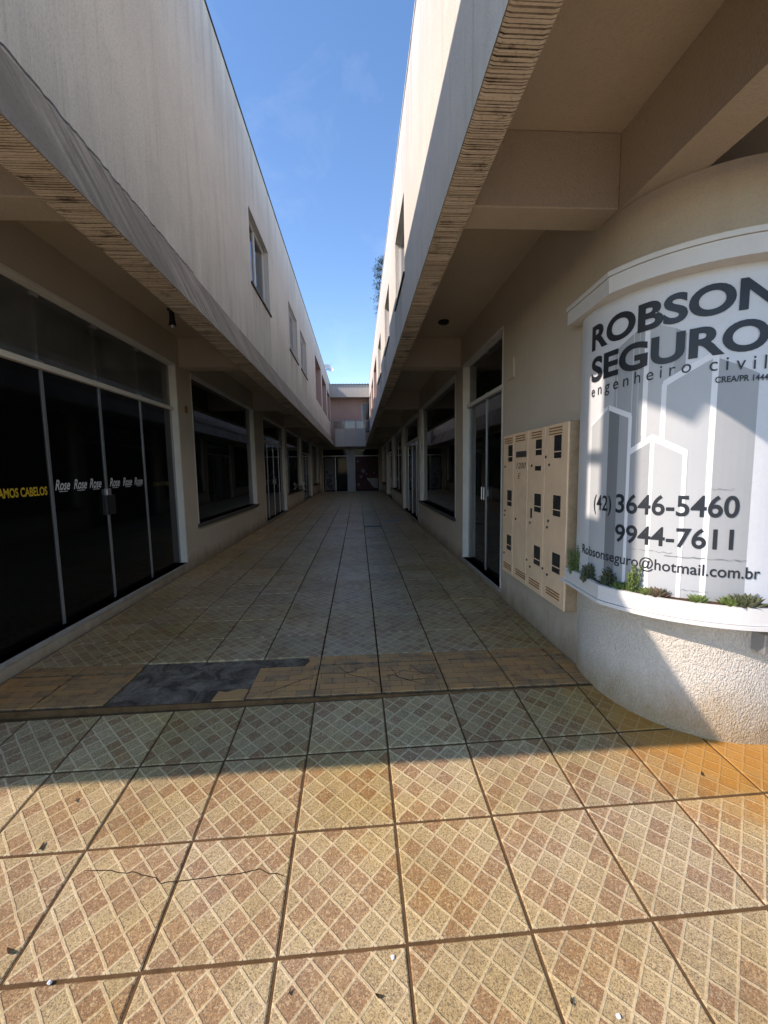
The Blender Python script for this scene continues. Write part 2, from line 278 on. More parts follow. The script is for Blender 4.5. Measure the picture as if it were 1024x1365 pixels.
# ---------------------------------------------------------------- mesh helper
class MB:
    def __init__(s): s.v = []; s.f = []; s.uvs = None
    def quad(s, a, b, c, d):
        i = len(s.v); s.v += [tuple(a), tuple(b), tuple(c), tuple(d)]; s.f.append((i, i + 1, i + 2, i + 3)); return s
    def box(s, x0, x1, y0, y1, z0, z1):
        x0, x1 = min(x0, x1), max(x0, x1); y0, y1 = min(y0, y1), max(y0, y1); z0, z1 = min(z0, z1), max(z0, z1)
        i = len(s.v)
        s.v += [(x0, y0, z0), (x1, y0, z0), (x1, y1, z0), (x0, y1, z0), (x0, y0, z1), (x1, y0, z1), (x1, y1, z1), (x0, y1, z1)]
        s.f += [tuple(i + k for k in q) for q in ((0, 3, 2, 1), (4, 5, 6, 7), (0, 1, 5, 4), (1, 2, 6, 5), (2, 3, 7, 6), (3, 0, 4, 7))]
        return s
    def rings(s, rings, closed=True, caps=True):
        n = len(rings[0]); b = len(s.v)
        for r in rings: s.v += [tuple(q) for q in r]
        for k in range(len(rings) - 1):
            for j in range(n if closed else n - 1):
                j2 = (j + 1) % n; s.f.append((b + k * n + j, b + k * n + j2, b + (k + 1) * n + j2, b + (k + 1) * n + j))
        if caps and closed:
            s.f.append(tuple(b + j for j in reversed(range(n)))); s.f.append(tuple(b + (len(rings) - 1) * n + j for j in range(n)))
        return s
    def tube(s, a, b, r, n=8, r2=None):
        a, b = Vector(a), Vector(b); d = (b - a).normalized(); u = d.orthogonal().normalized(); v = d.cross(u); r2 = r if r2 is None else r2
        return s.rings([[c + (u * math.cos(t) + v * math.sin(t)) * q for t in [2 * math.pi * k / n for k in range(n)]] for c, q in ((a, r), (b, r2))])
    def ribbon(s, pts, w, up=Vector((0, 0, 1))):
        P = [Vector(p) for p in pts]; A = []
        for i, p in enumerate(P):
            d = (P[min(i + 1, len(P) - 1)] - P[max(i - 1, 0)]).normalized(); sd = d.cross(up).normalized() * w * (0.5 if 0 < i < len(P) - 1 else 0.12); A.append((p - sd, p + sd))
        for (a, b), (c, d) in zip(A, A[1:]): s.quad(a, b, d, c)
        return s
    def build(s, name, mat, parent=None, bevel=0.0, smooth=False, loc=None):
        org = Vector((0, 0, 0))
        if parent is not None: org = Vector(parent['_o']) if '_o' in parent else org
        elif loc is not None: org = Vector(loc)
        me = bpy.data.meshes.new(name); me.from_pydata([tuple(Vector(q) - org) for q in s.v], [], s.f)
        bm = bmesh.new(); bm.from_mesh(me)
        if smooth or bevel: bmesh.ops.remove_doubles(bm, verts=bm.verts, dist=1e-5)
        bmesh.ops.recalc_face_normals(bm, faces=bm.faces)
        if bevel: bmesh.ops.bevel(bm, geom=list(bm.edges), offset=bevel, segments=1, affect='EDGES', clamp_overlap=True)
        bm.to_mesh(me); bm.free()
        if smooth:
            for f in me.polygons: f.use_smooth = True
        me.materials.append(M_[mat] if isinstance(mat, str) else mat)
        o = bpy.data.objects.new(name, me); col.objects.link(o)
        if parent is not None: o.parent = parent; o['_o'] = tuple(org)
        elif loc is not None: o.location = loc; o['_o'] = tuple(org)
        return o

def thing(name, label, cat, loc, group=None):
    o = bpy.data.objects.new(name, None); col.objects.link(o); o.location = loc; o['_o'] = tuple(loc)
    o['label'] = label; o['category'] = cat
    if group: o['group'] = group
    return o
def tag(o, label, cat, group=None):
    o['label'] = label; o['category'] = cat
    if group: o['group'] = group
    return o
def struct(o): o['kind'] = 'structure'; return o

def box(name, mat, parent, x0, x1, y0, y1, z0, z1, bevel=0.0, **k):
    return MB().box(x0, x1, y0, y1, z0, z1).build(name, mat, parent, bevel, **k)

def text2d(s, shear=0.0, offset=0.0):
    """triangulated 2D outline of a string, x from 0 to 1 over its width, y in units of capital height"""
    def mk(t):
        cu = bpy.data.curves.new('t', 'FONT'); cu.body = t; cu.size = 1; cu.shear = shear; cu.offset = offset; cu.resolution_u = 6
        o = bpy.data.objects.new('t', cu); col.objects.link(o); bpy.context.view_layer.update()
        e = o.evaluated_get(bpy.context.evaluated_depsgraph_get()); me = e.to_mesh()
        v = [tuple(q.co) for q in me.vertices]; f = [tuple(q.vertices) for q in me.polygons]; e.to_mesh_clear()
        bpy.data.objects.remove(o); bpy.data.curves.remove(cu); return v, f
    hv, _ = mk('H'); cap = max(q[1] for q in hv)
    v, f = mk(s); x0 = min(q[0] for q in v); x1 = max(q[0] for q in v)
    return [((q[0] - x0) / (x1 - x0), q[1] / cap) for q in v], f

def text_map(name, s, fn, mat, parent, shear=0.0, offset=0.0, maxlen=None, aspect=None, label=None, split=False):
    if split:
        letters = [c_ for c_ in s if c_ != ' ']; vv, ff = text2d(s, shear, offset)
        # each spaced letter becomes a mesh of its own: group islands that overlap in x
        par = list(range(len(vv)))
        def find(k):
            while par[k] != k: k = par[k]
            return k
        for fc in ff:
            for k in fc[1:]: par[find(k)] = find(fc[0])
        isl = {}
        for fc in ff: isl.setdefault(find(fc[0]), []).append(fc)
        spans = sorted(((min(vv[k][0] for fc in q for k in fc), max(vv[k][0] for fc in q for k in fc), q) for q in isl.values()), key=lambda t: t[0]); grp = []
        for a_, b_, q in spans:
            if grp and a_ < grp[-1][1]: grp[-1][1] = max(b_, grp[-1][1]); grp[-1][2] += q
            else: grp.append([a_, b_, list(q)])
        for _, _, q in grp: _text_part('letter', vv, q, fn, mat, parent, maxlen, label)
        return None
    v, f = text2d(s, shear, offset)
    return _text_part(name, v, f, fn, mat, parent, maxlen, label)

def _text_part(name, v, f, fn, mat, parent, maxlen, label):
    used = sorted({k for q in f for k in q}); idx = {k: n_ for n_, k in enumerate(used)}; v = [v[k] for k in used]; f = [tuple(idx[k] for k in q) for q in f]
    bm = bmesh.new(); vs = [bm.verts.new((q[0], q[1], 0)) for q in v]
    for q in f:
        try: bm.faces.new([vs[k] for k in q])
        except ValueError: pass
    bmesh.ops.remove_doubles(bm, verts=bm.verts, dist=1e-6)
    if maxlen:
        bmesh.ops.triangulate(bm, faces=bm.faces)
        for _ in range(4):
            es = [e for e in bm.edges if abs(e.verts[0].co.x - e.verts[1].co.x) > maxlen]
            if not es: break
            bmesh.ops.subdivide_edges(bm, edges=es, cuts=1); bmesh.ops.triangulate(bm, faces=bm.faces)
    org = Vector(parent['_o'])
    for q in bm.verts: q.co = Vector(fn(q.co.x, q.co.y)) - org
    me = bpy.data.meshes.new(name); bm.to_mesh(me); bm.free(); me.materials.append(M_[mat])
    o = bpy.data.objects.new(name, me); col.objects.link(o); o.parent = parent; o['_o'] = tuple(org)
    if label: o['label'] = label
    return o

# ================================================================ ground
P = 0.4552; X0 = -0.3288; Y0 = 3.3143          # alley tile pitch and grid origin
XL, XR = -2.62, 1.62                            # shop wall planes
YE = 29.2                                       # end of the alley
O0 = Vector((-1.2157, 1.2999, -0.1739)); CV = Vector((0.4504, 0.0054, 0.0045)); RV = Vector((-0.0015, 0.4576, 0.0463)); NV = CV.cross(RV).normalized()
def ramp_z(x, y): return O0.z - (NV.x * (x - O0.x) + NV.y * (y - O0.y)) / NV.z
struct(MB().box(-60, 60, -5.5, -1.2, -0.6, -0.435).build('pavement', 'paving'))
struct(MB().quad((-400, -400, -0.56), (400, -400, -0.56), (400, 400, -0.56), (-400, 400, -0.56)).build('street', 'asphalt'))

def tile_mesh(name, sx, sy, mat, ch=0.004, th=0.018, uvo=(0, 0)):
    hx, hy = sx / 2, sy / 2; bm = bmesh.new()
    def ring(ax, ay, z): return [bm.verts.new((a, b, z)) for a, b in ((-ax, -ay), (ax, -ay), (ax, ay), (-ax, ay))]
    t = ring(hx - ch, hy - ch, 0); m = ring(hx, hy, -ch * 0.8); b = ring(hx, hy, -th)
    bm.faces.new(t)
    for p_, q_ in ((m, t), (b, m)):
        for k in range(4): bm.faces.new((p_[k], p_[(k + 1) % 4], q_[(k + 1) % 4], q_[k]))
    l = bm.loops.layers.uv.new('UVMap')
    for fc in bm.faces:
        for lp in fc.loops: lp[l].uv = (lp.vert.co.x + uvo[0], lp.vert.co.y + uvo[1])
    me = bpy.data.meshes.new(name); bm.to_mesh(me); bm.free(); me.materials.append(M_[mat]); return me

floor = struct(MB().box(-2.8, 1.8, 2.70, YE + 0.3, -0.56, -0.0155).build('alley_floor', 'grout_d'))
tm = tile_mesh('tile', P - 0.011, P - 0.006, 'tile')
tm_r = tile_mesh('tile_cut', 1.62 - 1.4925 - 0.008, P - 0.006, 'tile', uvo=(3, 1))
def add_piece(name, me, parent, mw):
    o = bpy.data.objects.new(name, me); col.objects.link(o); o.parent = parent; o.matrix_local = mw; return o
NROW = 27
rr = random.Random(3)
for r in range(NROW):
    for k in range(-5, 5):
        me = tm if k < 4 else tm_r
        x = X0 + (k + 0.5) * P if k < 4 else (1.4925 + 1.62) / 2
        mw = Matrix.Translation((x, Y0 + (r + 0.5) * P, rr.uniform(-0.0012, 0.0012))) @ Matrix.Rotation(rr.uniform(-0.0025, 0.0025), 4, 'Z') @ Matrix.Rotation(rr.uniform(-0.002, 0.002), 4, 'X')
        add_piece('tile', me, floor, mw)
# the farther rows, joined
bm = bmesh.new(); lay = bm.loops.layers.uv.new('UVMap')
r = NROW
while Y0 + r * P < YE:
    for k in range(-5, 5):
        xa = X0 + k * P + 0.005 if k < 4 else 1.4965; xb = X0 + (k + 1) * P - 0.005 if k < 4 else 1.619
        ya = Y0 + r * P + 0.003; yb = min(Y0 + (r + 1) * P - 0.003, YE - 0.003)
        z = rr.uniform(-0.001, 0.001)
        t = [bm.verts.new((a, b, z)) for a, b in ((xa, ya), (xb, ya), (xb, yb), (xa, yb))]; lo = [bm.verts.new((q.co.x, q.co.y, -0.013)) for q in t]
        fs = [bm.faces.new(t)] + [bm.faces.new((lo[i], lo[(i + 1) % 4], t[(i + 1) % 4], t[i])) for i in range(4)]
        for fc in fs:
            for lp in fc.loops: lp[lay].uv = (lp.vert.co.x + 1.37 * (r * 7 % 11), lp.vert.co.y)
    r += 1
me = bpy.data.meshes.new('far_tiles'); bm.to_mesh(me); bm.free(); me.materials.append(M_['tile'])
ft = bpy.data.objects.new('far_tiles', me); col.objects.link(ft); ft.parent = floor; ft['kind'] = 'stuff'
# strip of slate-look tiles along the step, part of it broken away
def cell_x(k): return (X0 + k * P, X0 + (k + 1) * P) if k < 4 else (1.4925, 1.62)
for k in range(-5, 5):
    xa, xb = cell_x(k)
    if k not in (-3, -2):
        me = tile_mesh('slate_tile', xb - xa - 0.010, 0.435, 'slatetile', uvo=(k * 0.9, 0.2))
        add_piece('slate_tile', me, floor, Matrix.Translation(((xa + xb) / 2, 2.935, rr.uniform(-0.001, 0.001))))
    if k not in (-3, -2, -1):
        me = tile_mesh('slate_tile_cut', xb - xa - 0.010, 0.142, 'slatetile', uvo=(k * 0.7, 0.5))
        add_piece('slate_tile', me, floor, Matrix.Translation(((xa + xb) / 2, 3.235, 0)))
def slab(name, pts, z0, z1, mat, parent):
    m = MB(); m.rings([[(x, y, z0) for x, y in pts], [(x, y, z1) for x, y in pts]]); o = m.build(name, mat, parent); return o
o = slab('slate_tile', [(-1.0, 2.715), (-0.79, 2.715), (-0.79, 2.84), (-0.86, 2.85), (-0.93, 2.815), (-0.99, 2.83)], -0.018, -0.001, 'slatetile', floor); o['label'] = 'broken tile fragment left on the bare cement'
o = slab('slate_tile', [(-0.44, 3.16), (-0.332, 3.16), (-0.332, 3.305), (-0.43, 3.305), (-0.41, 3.24)], -0.018, 0.0, 'slatetile', floor)
# bare cement bed
m = MB(); nx, ny = 44, 20; cells = {}
for i in range(nx + 1):
    for j in range(ny + 1):
        x = -1.69 + i * (1.36 / nx); y = 2.705 + j * (0.605 / ny); n = math.sin(x * 17 + y * 9) * 0.5 + math.sin(x * 31 - y * 23) * 0.3 + rr.uniform(-.4, .4)
        m.v.append((x, y, -0.0115 + 0.0035 * n))
for i in range(nx):
    for j in range(ny): a = i * (ny + 1) + j; m.f.append((a, a + ny + 1, a + ny + 2, a + 1))
m.build('cement_bed', 'cement', floor, smooth=True)['label'] = 'dark bare cement where tiles are missing'
# front edge of the step
MB().box(-2.8, 1.62, 2.688, 2.7005, -0.2, -0.004).build('step_riser', 'grout', floor)

ramp = MB(); off = -NV * 0.009
RG = -0.006
def rp(x, y, dz=0.0): return (x, y, ramp_z(x, y) + dz)
ramp.quad(rp(-9, -1.2, RG), rp(9, -1.2, RG), rp(9, 2.69, RG), rp(-9, 2.69, RG))
ramp.quad(rp(-9, -1.2, RG), (-9, -1.2, -0.57), (9, -1.2, -0.57), rp(9, -1.2, RG))
ramp = struct(ramp.build('entrance_ramp', 'grout'))
tr = tile_mesh('ramp_tile', CV.length - 0.0115, RV.length - 0.0125, 'tile_r', 0.005, 0.012)
ex = CV.normalized(); ey = RV.normalized(); RM = Matrix((ex, ey, NV)).transposed().to_4x4()
for r in range(-4, 3):
    for k in range(-6, 11):
        c = O0 + CV * (k + 0.5) + RV * (r + 0.5) + NV * rr.uniform(-0.001, 0.001)
        mw = Matrix.Translation(c) @ RM @ Matrix.Rotation(rr.uniform(-0.003, 0.003), 4, 'Z')
        add_piece('tile', tr, ramp, mw)
def crack(pts, w, parent, zf, name='crack'):
    q = []
    for (x0, y0), (x1, y1) in zip(pts, pts[1:]):
        for t in range(5):
            u = t / 5; x = x0 + (x1 - x0) * u + rr.uniform(-.004, .004); y = y0 + (y1 - y0) * u + rr.uniform(-.005, .005); q.append((x, y, zf(x, y)))
    q.append((*pts[-1], zf(*pts[-1])))
    return MB().ribbon(q, w).build(name, 'deadleaf', parent)
crack([(-1.172, 1.669), (-0.985, 1.645), (-0.879, 1.622), (-0.827, 1.592), (-0.696, 1.596), (-0.445, 1.612), (-0.323, 1.573)], 0.004, ramp, lambda x, y: ramp_z(x, y) + 0.0022)
fz = lambda x, y: 0.0024
for pts in ([(-0.70, 2.74), (-0.45, 2.92), (-0.30, 3.02), (-0.12, 3.0), (0.02, 3.1)], [(-0.2, 3.14), (-0.1, 2.98), (0.05, 2.9), (0.12, 2.8)], [(0.14, 2.9), (0.3, 3.0), (0.5, 2.95), (0.57, 3.05)], [(0.2, 3.1), (0.26, 2.9), (0.45, 2.78)], [(0.36, 3.12), (0.42, 2.97), (0.55, 2.86)], [(-2.2, 3.42), (-1.95, 3.5), (-1.7, 3.62)], [(0.16, 2.98), (0.34, 2.86), (0.5, 2.88)]):
    crack(pts, 0.004, floor, fz)
# drain slot and an inspection cover in the alley floor
box('drain_slot', 'darkmetal', floor, 0.13, 0.575, 10.95, 11.16, -0.004, 0.004)
box('inspection_cover', 'marble', floor, 0.72, 1.15, 11.9, 12.3, -0.004, 0.005)
box('inspection_cover', 'marble', floor, 1.05, 1.42, 12.5, 12.9, -0.004, 0.005)

# ================================================================ the two arcade buildings
ZS, ZC, ZB, ZF, ZT = 3.0, 3.48, 3.05, 3.66, 7.25      # eave edge, ceiling, beam underside, top of the flare, parapet
YU, YV = 1.35, 1.04                                    # front of the upper storey and of the flared eave
BEAMS = [2.65, 6.62, 11.08, 15.5, 19.95, 24.4, 28.7]

def wall_x(xa, xb, y0, y1, z0, z1, ops):
    m = MB(); y = y0
    for a, b, c, d in sorted(ops):
        if a > y: m.box(xa, xb, y, a, z0, z1)
        if c > z0: m.box(xa, xb, a, b, z0, c)
        if d < z1: m.box(xa, xb, a, b, d, z1)
        y = b
    if y < y1: m.box(xa, xb, y, y1, z0, z1)
    return m

def opening(b, kind, xf, s, y0, y1, z0, z1, mull=(), transom=None, lower='dark', upper='dark', handle=None, label=None):
    """a shop door or window: white lining (the part), its panes, bars, sill and handle below it"""
    m = MB(); t = 0.028; a, c = xf - s * 0.004, xf + s * 0.15
    m.box(a, c, y0, y0 + t, z0, z1 - t); m.box(a, c, y1 - t, y1, z0, z1 - t); m.box(a, c, y0, y1, z1 - t, z1)
    fr = m.build(kind, 'white', b)
    if label: fr['label'] = label
    xg = xf + s * 0.10
    ya, yb, zb = y0 + t, y1 - t, z1 - t
    if kind == 'shop_window':
        box('sill', 'slate', fr, xf - s * 0.035, xf + s * 0.14, y0 - 0.03, y1 + 0.03, z0 - 0.055, z0, 0.004)
    else:
        box('threshold', 'marble', fr, xf - s * 0.015, xf + s * 0.15, y0 - 0.01, y1 + 0.01, z0 - 0.04, z0, 0.004)
    edges = [ya] + list(mull) + [yb]
    zl = transom if transom else zb
    for p_, q_ in zip(edges, edges[1:]):
        box('pane', lower, fr, xg - 0.004, xg + 0.004, p_ + 0.004, q_ - 0.004, z0, zl)
        if transom: box('pane', upper, fr, xg - 0.004, xg + 0.004, p_ + 0.003, q_ - 0.003, transom + 0.05, zb)
    for y in mull: box('mullion', 'alu', fr, xg - 0.014, xg + 0.014, y - 0.014, y + 0.014, z0, zl)
    box('jamb', 'alu', fr, xg - 0.016, xg + 0.016, ya, ya + 0.035, z0, zl); box('jamb', 'alu', fr, xg - 0.016, xg + 0.016, yb - 0.035, yb, z0, zl)
    if transom:
        box('transom', 'white', fr, xf + s * 0.05, xf + s * 0.13, ya, yb, transom, transom + 0.05, 0.003)
        for y in mull:
            box('glass_clamp', 'alu', fr, xg - 0.012, xg + 0.012, y - 0.045, y + 0.045, zb - 0.035, zb); box('glass_clamp', 'alu', fr, xg - 0.012, xg + 0.012, y - 0.045, y + 0.045, transom + 0.05, transom + 0.08)
    if handle is not None:
        xo = xg - s * 0.05
        for dy in (-0.05, 0.05): MB().tube((xo, handle + dy, 1.07), (xo, handle + dy, 1.24), 0.011, 8).build('handle', 'alu', fr)
        box('lock', 'alu', fr, xg - 0.02, xg + 0.02, handle - 0.07, handle + 0.07, 1.12, 1.2)
    return fr

def upper_window(b, xf, s, y0, y1, z0, z1, grille=False):
    t = 0.04; xg = xf + s * 0.13; m = MB()
    m.box(xg - 0.03, xg + 0.03, y0, y0 + t, z0, z1); m.box(xg - 0.03, xg + 0.03, y1 - t, y1, z0, z1)
    m.box(xg - 0.03, xg + 0.03, y0 + t, y1 - t, z1 - t, z1); m.box(xg - 0.03, xg + 0.03, y0 + t, y1 - t, z0, z0 + t)
    m.box(xg - 0.028, xg + 0.028, (y0 + y1) / 2 - 0.03, (y0 + y1) / 2 + 0.03, z0 + t, z1 - t)
    fr = m.build('window', 'trim', b); ym = (y0 + y1) / 2
    box('pane', 'upglass', fr, xg - 0.003, xg + 0.003, y0 + t, ym - 0.03, z0 + t, z1 - t)
    box('pane', 'upglass', fr, xg - 0.003, xg + 0.003, ym + 0.03, y1 - t, z0 + t, z1 - t)
    box('sill', 'slate', fr, xf - s * 0.03, xf + s * 0.1, y0 - 0.04, y1 + 0.04, z0 - 0.035, z0 + 0.002, 0.004)
    box('blind', 'room', fr, xg + s * 0.10, xg + s * 0.12, y0, y1, z0, z1)
    if grille:
        m = MB()
        for z in (z0 + 0.12, z0 + 0.2, z1 - 0.25): m.tube((xf + s * 0.02, y0, z), (xf + s * 0.02, y1, z), 0.008, 6)
        for k in range(1, 8): y = y0 + (y1 - y0) * k / 8; m.tube((xf + s * 0.02, y, z0), (xf + s * 0.02, y, z1), 0.006, 6)
        m.build('grille', 'trim', fr)
    return fr

def arcade(name, label, s, xw, xf, xo, xi, wins, recess, shop_ops, front_y, hole=None):
    """s = -1 for the building on the left, +1 on the right; xw shop wall, xf upper facade, xo/xi outer and inner edge of the ribbed eave strip"""
    b = thing(name, label, 'building', (xw, 16, 0)); far = s * 9.0
    m = wall_x(xw, xw + s * 0.18, front_y, YE, -0.3, ZC, [(q[0], q[1], q[2], q[3]) for q in shop_ops]); m.build('shop_wall', 'wall', b)
    ops = list(wins) + list(recess) + ([hole] if hole else [])
    wall_x(xf, xf + s * 0.18, YU, YE, ZF, ZT, ops).build('upper_wall', 'facade', b)
    # flared eave with its return along the front
    m = MB(); ye = YE
    m.quad((xf, YU, ZF), (xf, ye, ZF), (xo, ye, ZS), (xo, YV, ZS))
    m.quad((xf, YU, ZF), (xo, YV, ZS), (far, YV, ZS), (far, YU, ZF))
    m.quad((xo, YV, ZS), (xo, ye, ZS), (xi, ye, ZS + 0.006), (xi, YV + 0.2, ZS + 0.006)); m.quad((xo, YV, ZS), (xi, YV + 0.2, ZS + 0.006), (far, YV + 0.2, ZS + 0.006), (far, YV, ZS))
    m.quad((xi, YV + 0.2, ZS + 0.006), (xi, ye, ZS + 0.006), (xi, ye, ZC), (xi, YV + 0.2, ZC)); m.quad((xi, YV + 0.2, ZS + 0.006), (far, YV + 0.2, ZS + 0.006), (far, YV + 0.2, ZC), (xi, YV + 0.2, ZC))
    m.quad((xo, ye, ZS), (xf, ye, ZF), (xf + s * 0.3, ye, ZF), (xi, ye, ZS))
    m.build('flared_eave', 'flare', b)
    # ribbed strip under the eave edge: many small uneven ribs with shade and dirt painted into the grooves
    y = YV + 0.02; rg = random.Random(11 + s); ridge = MB(); groove = MB(); prev = None
    def row(y, z, e): return [(xo + s * 0.004, y, ZS - 0.002), (xo + s * 0.02, y, z), (xi - s * (0.015 + e), y, z), (xi - s * 0.003, y, ZS - 0.001)]
    while y < ye:
        st = 1.0 if y < 16 else 1.8
        wr = rg.uniform(0.007, 0.016) * st; wg = rg.uniform(0.003, 0.007) * st; zr = ZS - rg.uniform(0.005, 0.008); e = rg.uniform(0, 0.02)
        a = row(y, zr, e); c = row(y + wr, zr - rg.uniform(-.002, .002), e); d = row(y + wr + wg * .5, ZS - rg.uniform(0.001, 0.004), 0.0)
        if prev: [groove.quad(prev[k], prev[k + 1], a[k + 1], a[k]) for k in range(3)]
        [ridge.quad(a[k], a[k + 1], c[k + 1], c[k]) for k in range(3)]; [groove.quad(c[k], c[k + 1], d[k + 1], d[k]) for k in range(3)]
        prev = d; y += wr + wg
    ridge.build('ribbed_strip', 'rib', b)['kind'] = 'stuff'; groove.build('rib_grooves', 'groove', b)['kind'] = 'stuff'
    # ceiling, cross beams, roof, closing walls
    box('ceiling', 'soffit', b, xi + s * 0.006, far, YV + 0.205, YE, ZC, ZC + 0.03)
    for y in BEAMS:
        if y > 2.6 - (0 if s > 0 else 0): box('ceiling_beam', 'beam', b, xi, xw - s * 0.0, y, y + 0.24, ZB, ZC, 0.006)
    box('roof', 'roof', b, xf + s * 0.18, far, YU + 0.18, YE, ZT - 0.35, ZT - 0.2)
    m = MB(); m.box(far, far + s * 0.2, front_y, YE, -0.56, ZT); m.build('rear_wall', 'wall', b)
    fx0, fx1 = sorted((xf, far))
    m = MB()
    if hole:                                             # front of the upper storey has a wide opening at the corner
        a0, a1 = -3.7, -2.05
        m.box(fx0, a0, YU, YU + 0.18, ZF, ZT); m.box(a1, fx1 - 0.18, YU, YU + 0.18, ZF, ZT); m.box(a0, a1, YU, YU + 0.18, ZF, 4.0); m.box(a0, a1, YU, YU + 0.18, 6.7, ZT)
    else: m.box(fx0 + 0.18, fx1, YU, YU + 0.18, ZF, ZT)
    m.build('upper_front_wall', 'facade', b)
    box('upper_floor', 'room', b, xf + s * 0.18, far, YU + 0.18, YE, ZF - 0.03, ZF)
    box('interior_wall', 'room', b, xw + s * 3.6, xw + s * 3.7, front_y + 0.3, YE, 0, ZC); box('interior_floor', 'room', b, xw + s * 0.18, xw + s * 3.6, front_y + 0.3, YE, -0.02, 0.03)
    for y in (6.75, 11.35, 15.75, 20.2, 24.55): box('partition', 'room', b, xw + s * 0.18, xw + s * 3.6, y, y + 0.12, 0.03, ZC)
    m = MB()
    m.box(xf - s * 0.012, xf + s * 0.2, YU - 0.01, YE, ZT, ZT + 0.035); m.build('parapet_capping', 'darkmetal' if s < 0 else 'facade', b)
    for i, q in enumerate(wins): upper_window(b, xf, s, *q, grille=(s < 0 and i > 0))
    for q in recess:
        m = MB(); d = 0.55; x1 = xf + s * d
        m.quad((xf + s * .003, q[0] + .004, q[2]), (x1, q[0] + .004, q[2]), (x1, q[0] + .004, q[3]), (xf + s * .003, q[0] + .004, q[3])); m.quad((xf + s * .003, q[1] - .004, q[2]), (x1, q[1] - .004, q[2]), (x1, q[1] - .004, q[3]), (xf + s * .003, q[1] - .004, q[3]))
        m.quad((xf + s * .003, q[0], q[3] - .004), (x1, q[0], q[3] - .004), (x1, q[1], q[3] - .004), (xf + s * .003, q[1], q[3] - .004)); m.quad((xf + s * .003, q[0], q[2] + .004), (x1, q[0], q[2] + .004), (x1, q[1], q[2] + .004), (xf + s * .003, q[1], q[2] + .004))
        m.quad((x1, q[0], q[2]), (x1, q[1], q[2]), (x1, q[1], q[3]), (x1, q[0], q[3]))
        o = m.build('recess', 'pink', b)
        ym = (q[0] + q[1]) / 2
        box('pane', 'upglass', o, x1 - s * 0.03, x1 - s * 0.02, ym - 0.6, ym + 0.6, q[2] + 0.1, q[3] - 0.3)
        box('frame', 'trim', o, x1 - s * 0.04, x1 - s * 0.012, ym - 0.66, ym - 0.6, q[2] + .05, q[3] - .25); box('frame', 'trim', o, x1 - s * 0.04, x1 - s * 0.012, ym + 0.6, ym + 0.66, q[2] + .05, q[3] - .25)
    return b

# ---- left building
L_SHOP = [(2.5, 6.5, 0.14, 3.07), (7.02, 11.1, 0.66, 3.06), (12.1, 15.6, 0.06, 3.04), (15.95, 20.0, 0.64, 3.04), (20.4, 24.3, 0.06, 3.04), (24.8, 28.6, 0.64, 3.04)]
lb = arcade('arcade_building', 'beige two storey arcade with black glass salon door, along the left side of the alley', -1, XL, -1.76, -1.452, -1.70,
            [(7.75, 9.33, 4.74, 5.98), (11.85, 13.45, 4.74, 6.0), (14.15, 15.75, 4.76, 6.0)], [(19.0, 21.9, 4.6, 6.5), (22.4, 25.4, 4.6, 6.42), (26.0, 28.4, 4.6, 6.3)], L_SHOP, 2.1, hole=(1.55, 1.76, 4.02, 6.4))
m = MB(); m.box(-9, -6.2, 2.1, 2.28, -0.56, ZC); m.box(-6.2, -3.1, 2.1, 2.28, -0.56, 0.5); m.box(-6.2, -3.1, 2.1, 2.28, 3.0, ZC); m.box(-3.1, XL, 2.1, 2.28, -0.56, ZC); m.build('front_wall', 'wall', lb)
fw_ = MB(); fw_.box(-6.2, -6.14, 2.12, 2.26, .5, 3.0); fw_.box(-3.16, -3.1, 2.12, 2.26, .5, 3.0); fw_.box(-6.14, -3.16, 2.12, 2.26, 2.94, 3.0); fw_ = fw_.build('shop_window', 'white', lb); box('pane', 'clear', fw_, -6.14, -3.16, 2.18, 2.19, .5, 2.94)  # unseen street window, added so daylight reaches the salon interior
for z in (4.13, 4.57): box('corner_rail', 'darkmetal', lb, -1.88, -1.84, 1.5, 1.8, z - 0.028, z + 0.028)
box('sun_block_fin', 'facade', lb, -2.02, -1.763, 1.02, 1.349, 5.1, ZT)  # unseen fin, added to keep sun slivers off the right facade
d1 = opening(lb, 'glass_door', XL, -1, *L_SHOP[0][:4], mull=(3.08, 3.915, 4.735, 5.585), transom=2.40, lower='film', upper='transom', label='black film glass door of the salon with clear transom')
opening(lb, 'shop_window', XL, -1, *L_SHOP[1], lower='dark')
opening(lb, 'glass_door', XL, -1, *L_SHOP[2], mull=(12.95, 13.85, 14.75), transom=2.33, lower='dark', upper='dark', handle=13.85)
opening(lb, 'shop_window', XL, -1, *L_SHOP[3], lower='tint')
opening(lb, 'glass_door', XL, -1, *L_SHOP[4], mull=(21.4, 22.4, 23.4), transom=2.33, lower='dark', upper='dark')
opening(lb, 'shop_window', XL, -1, *L_SHOP[5], lower='tint')
xg = XL - 0.10
box('lock', 'darkmetal', d1, xg - 0.02, xg + 0.045, 4.645, 4.82, 1.06, 1.27, 0.006)
box('lock', 'alu', d1, xg - 0.02, xg + 0.035, 4.69, 4.77, 1.22, 1.34, 0.006)
def on_left(y0, y1, z, cap, x=xg + 0.0065): return lambda u, v: (x, y0 + (y1 - y0) * u, z + v * cap)
text_map('lettering', 'AMOS CABELOS', on_left(3.35, 3.86, 1.325, 0.072), 'yellow', d1, offset=0.03, label='yellow capital lettering')
for y in (3.96, 4.21, 4.45):
    text_map('lettering', 'Rose', on_left(y, y + 0.20, 1.358, 0.092), 'whitetxt', d1, shear=0.4, offset=0.014, label='white script lettering')
    box('lettering', 'whitetxt', d1, xg + 0.005, xg + 0.0065, y + 0.05, y + 0.16, 1.340, 1.346)
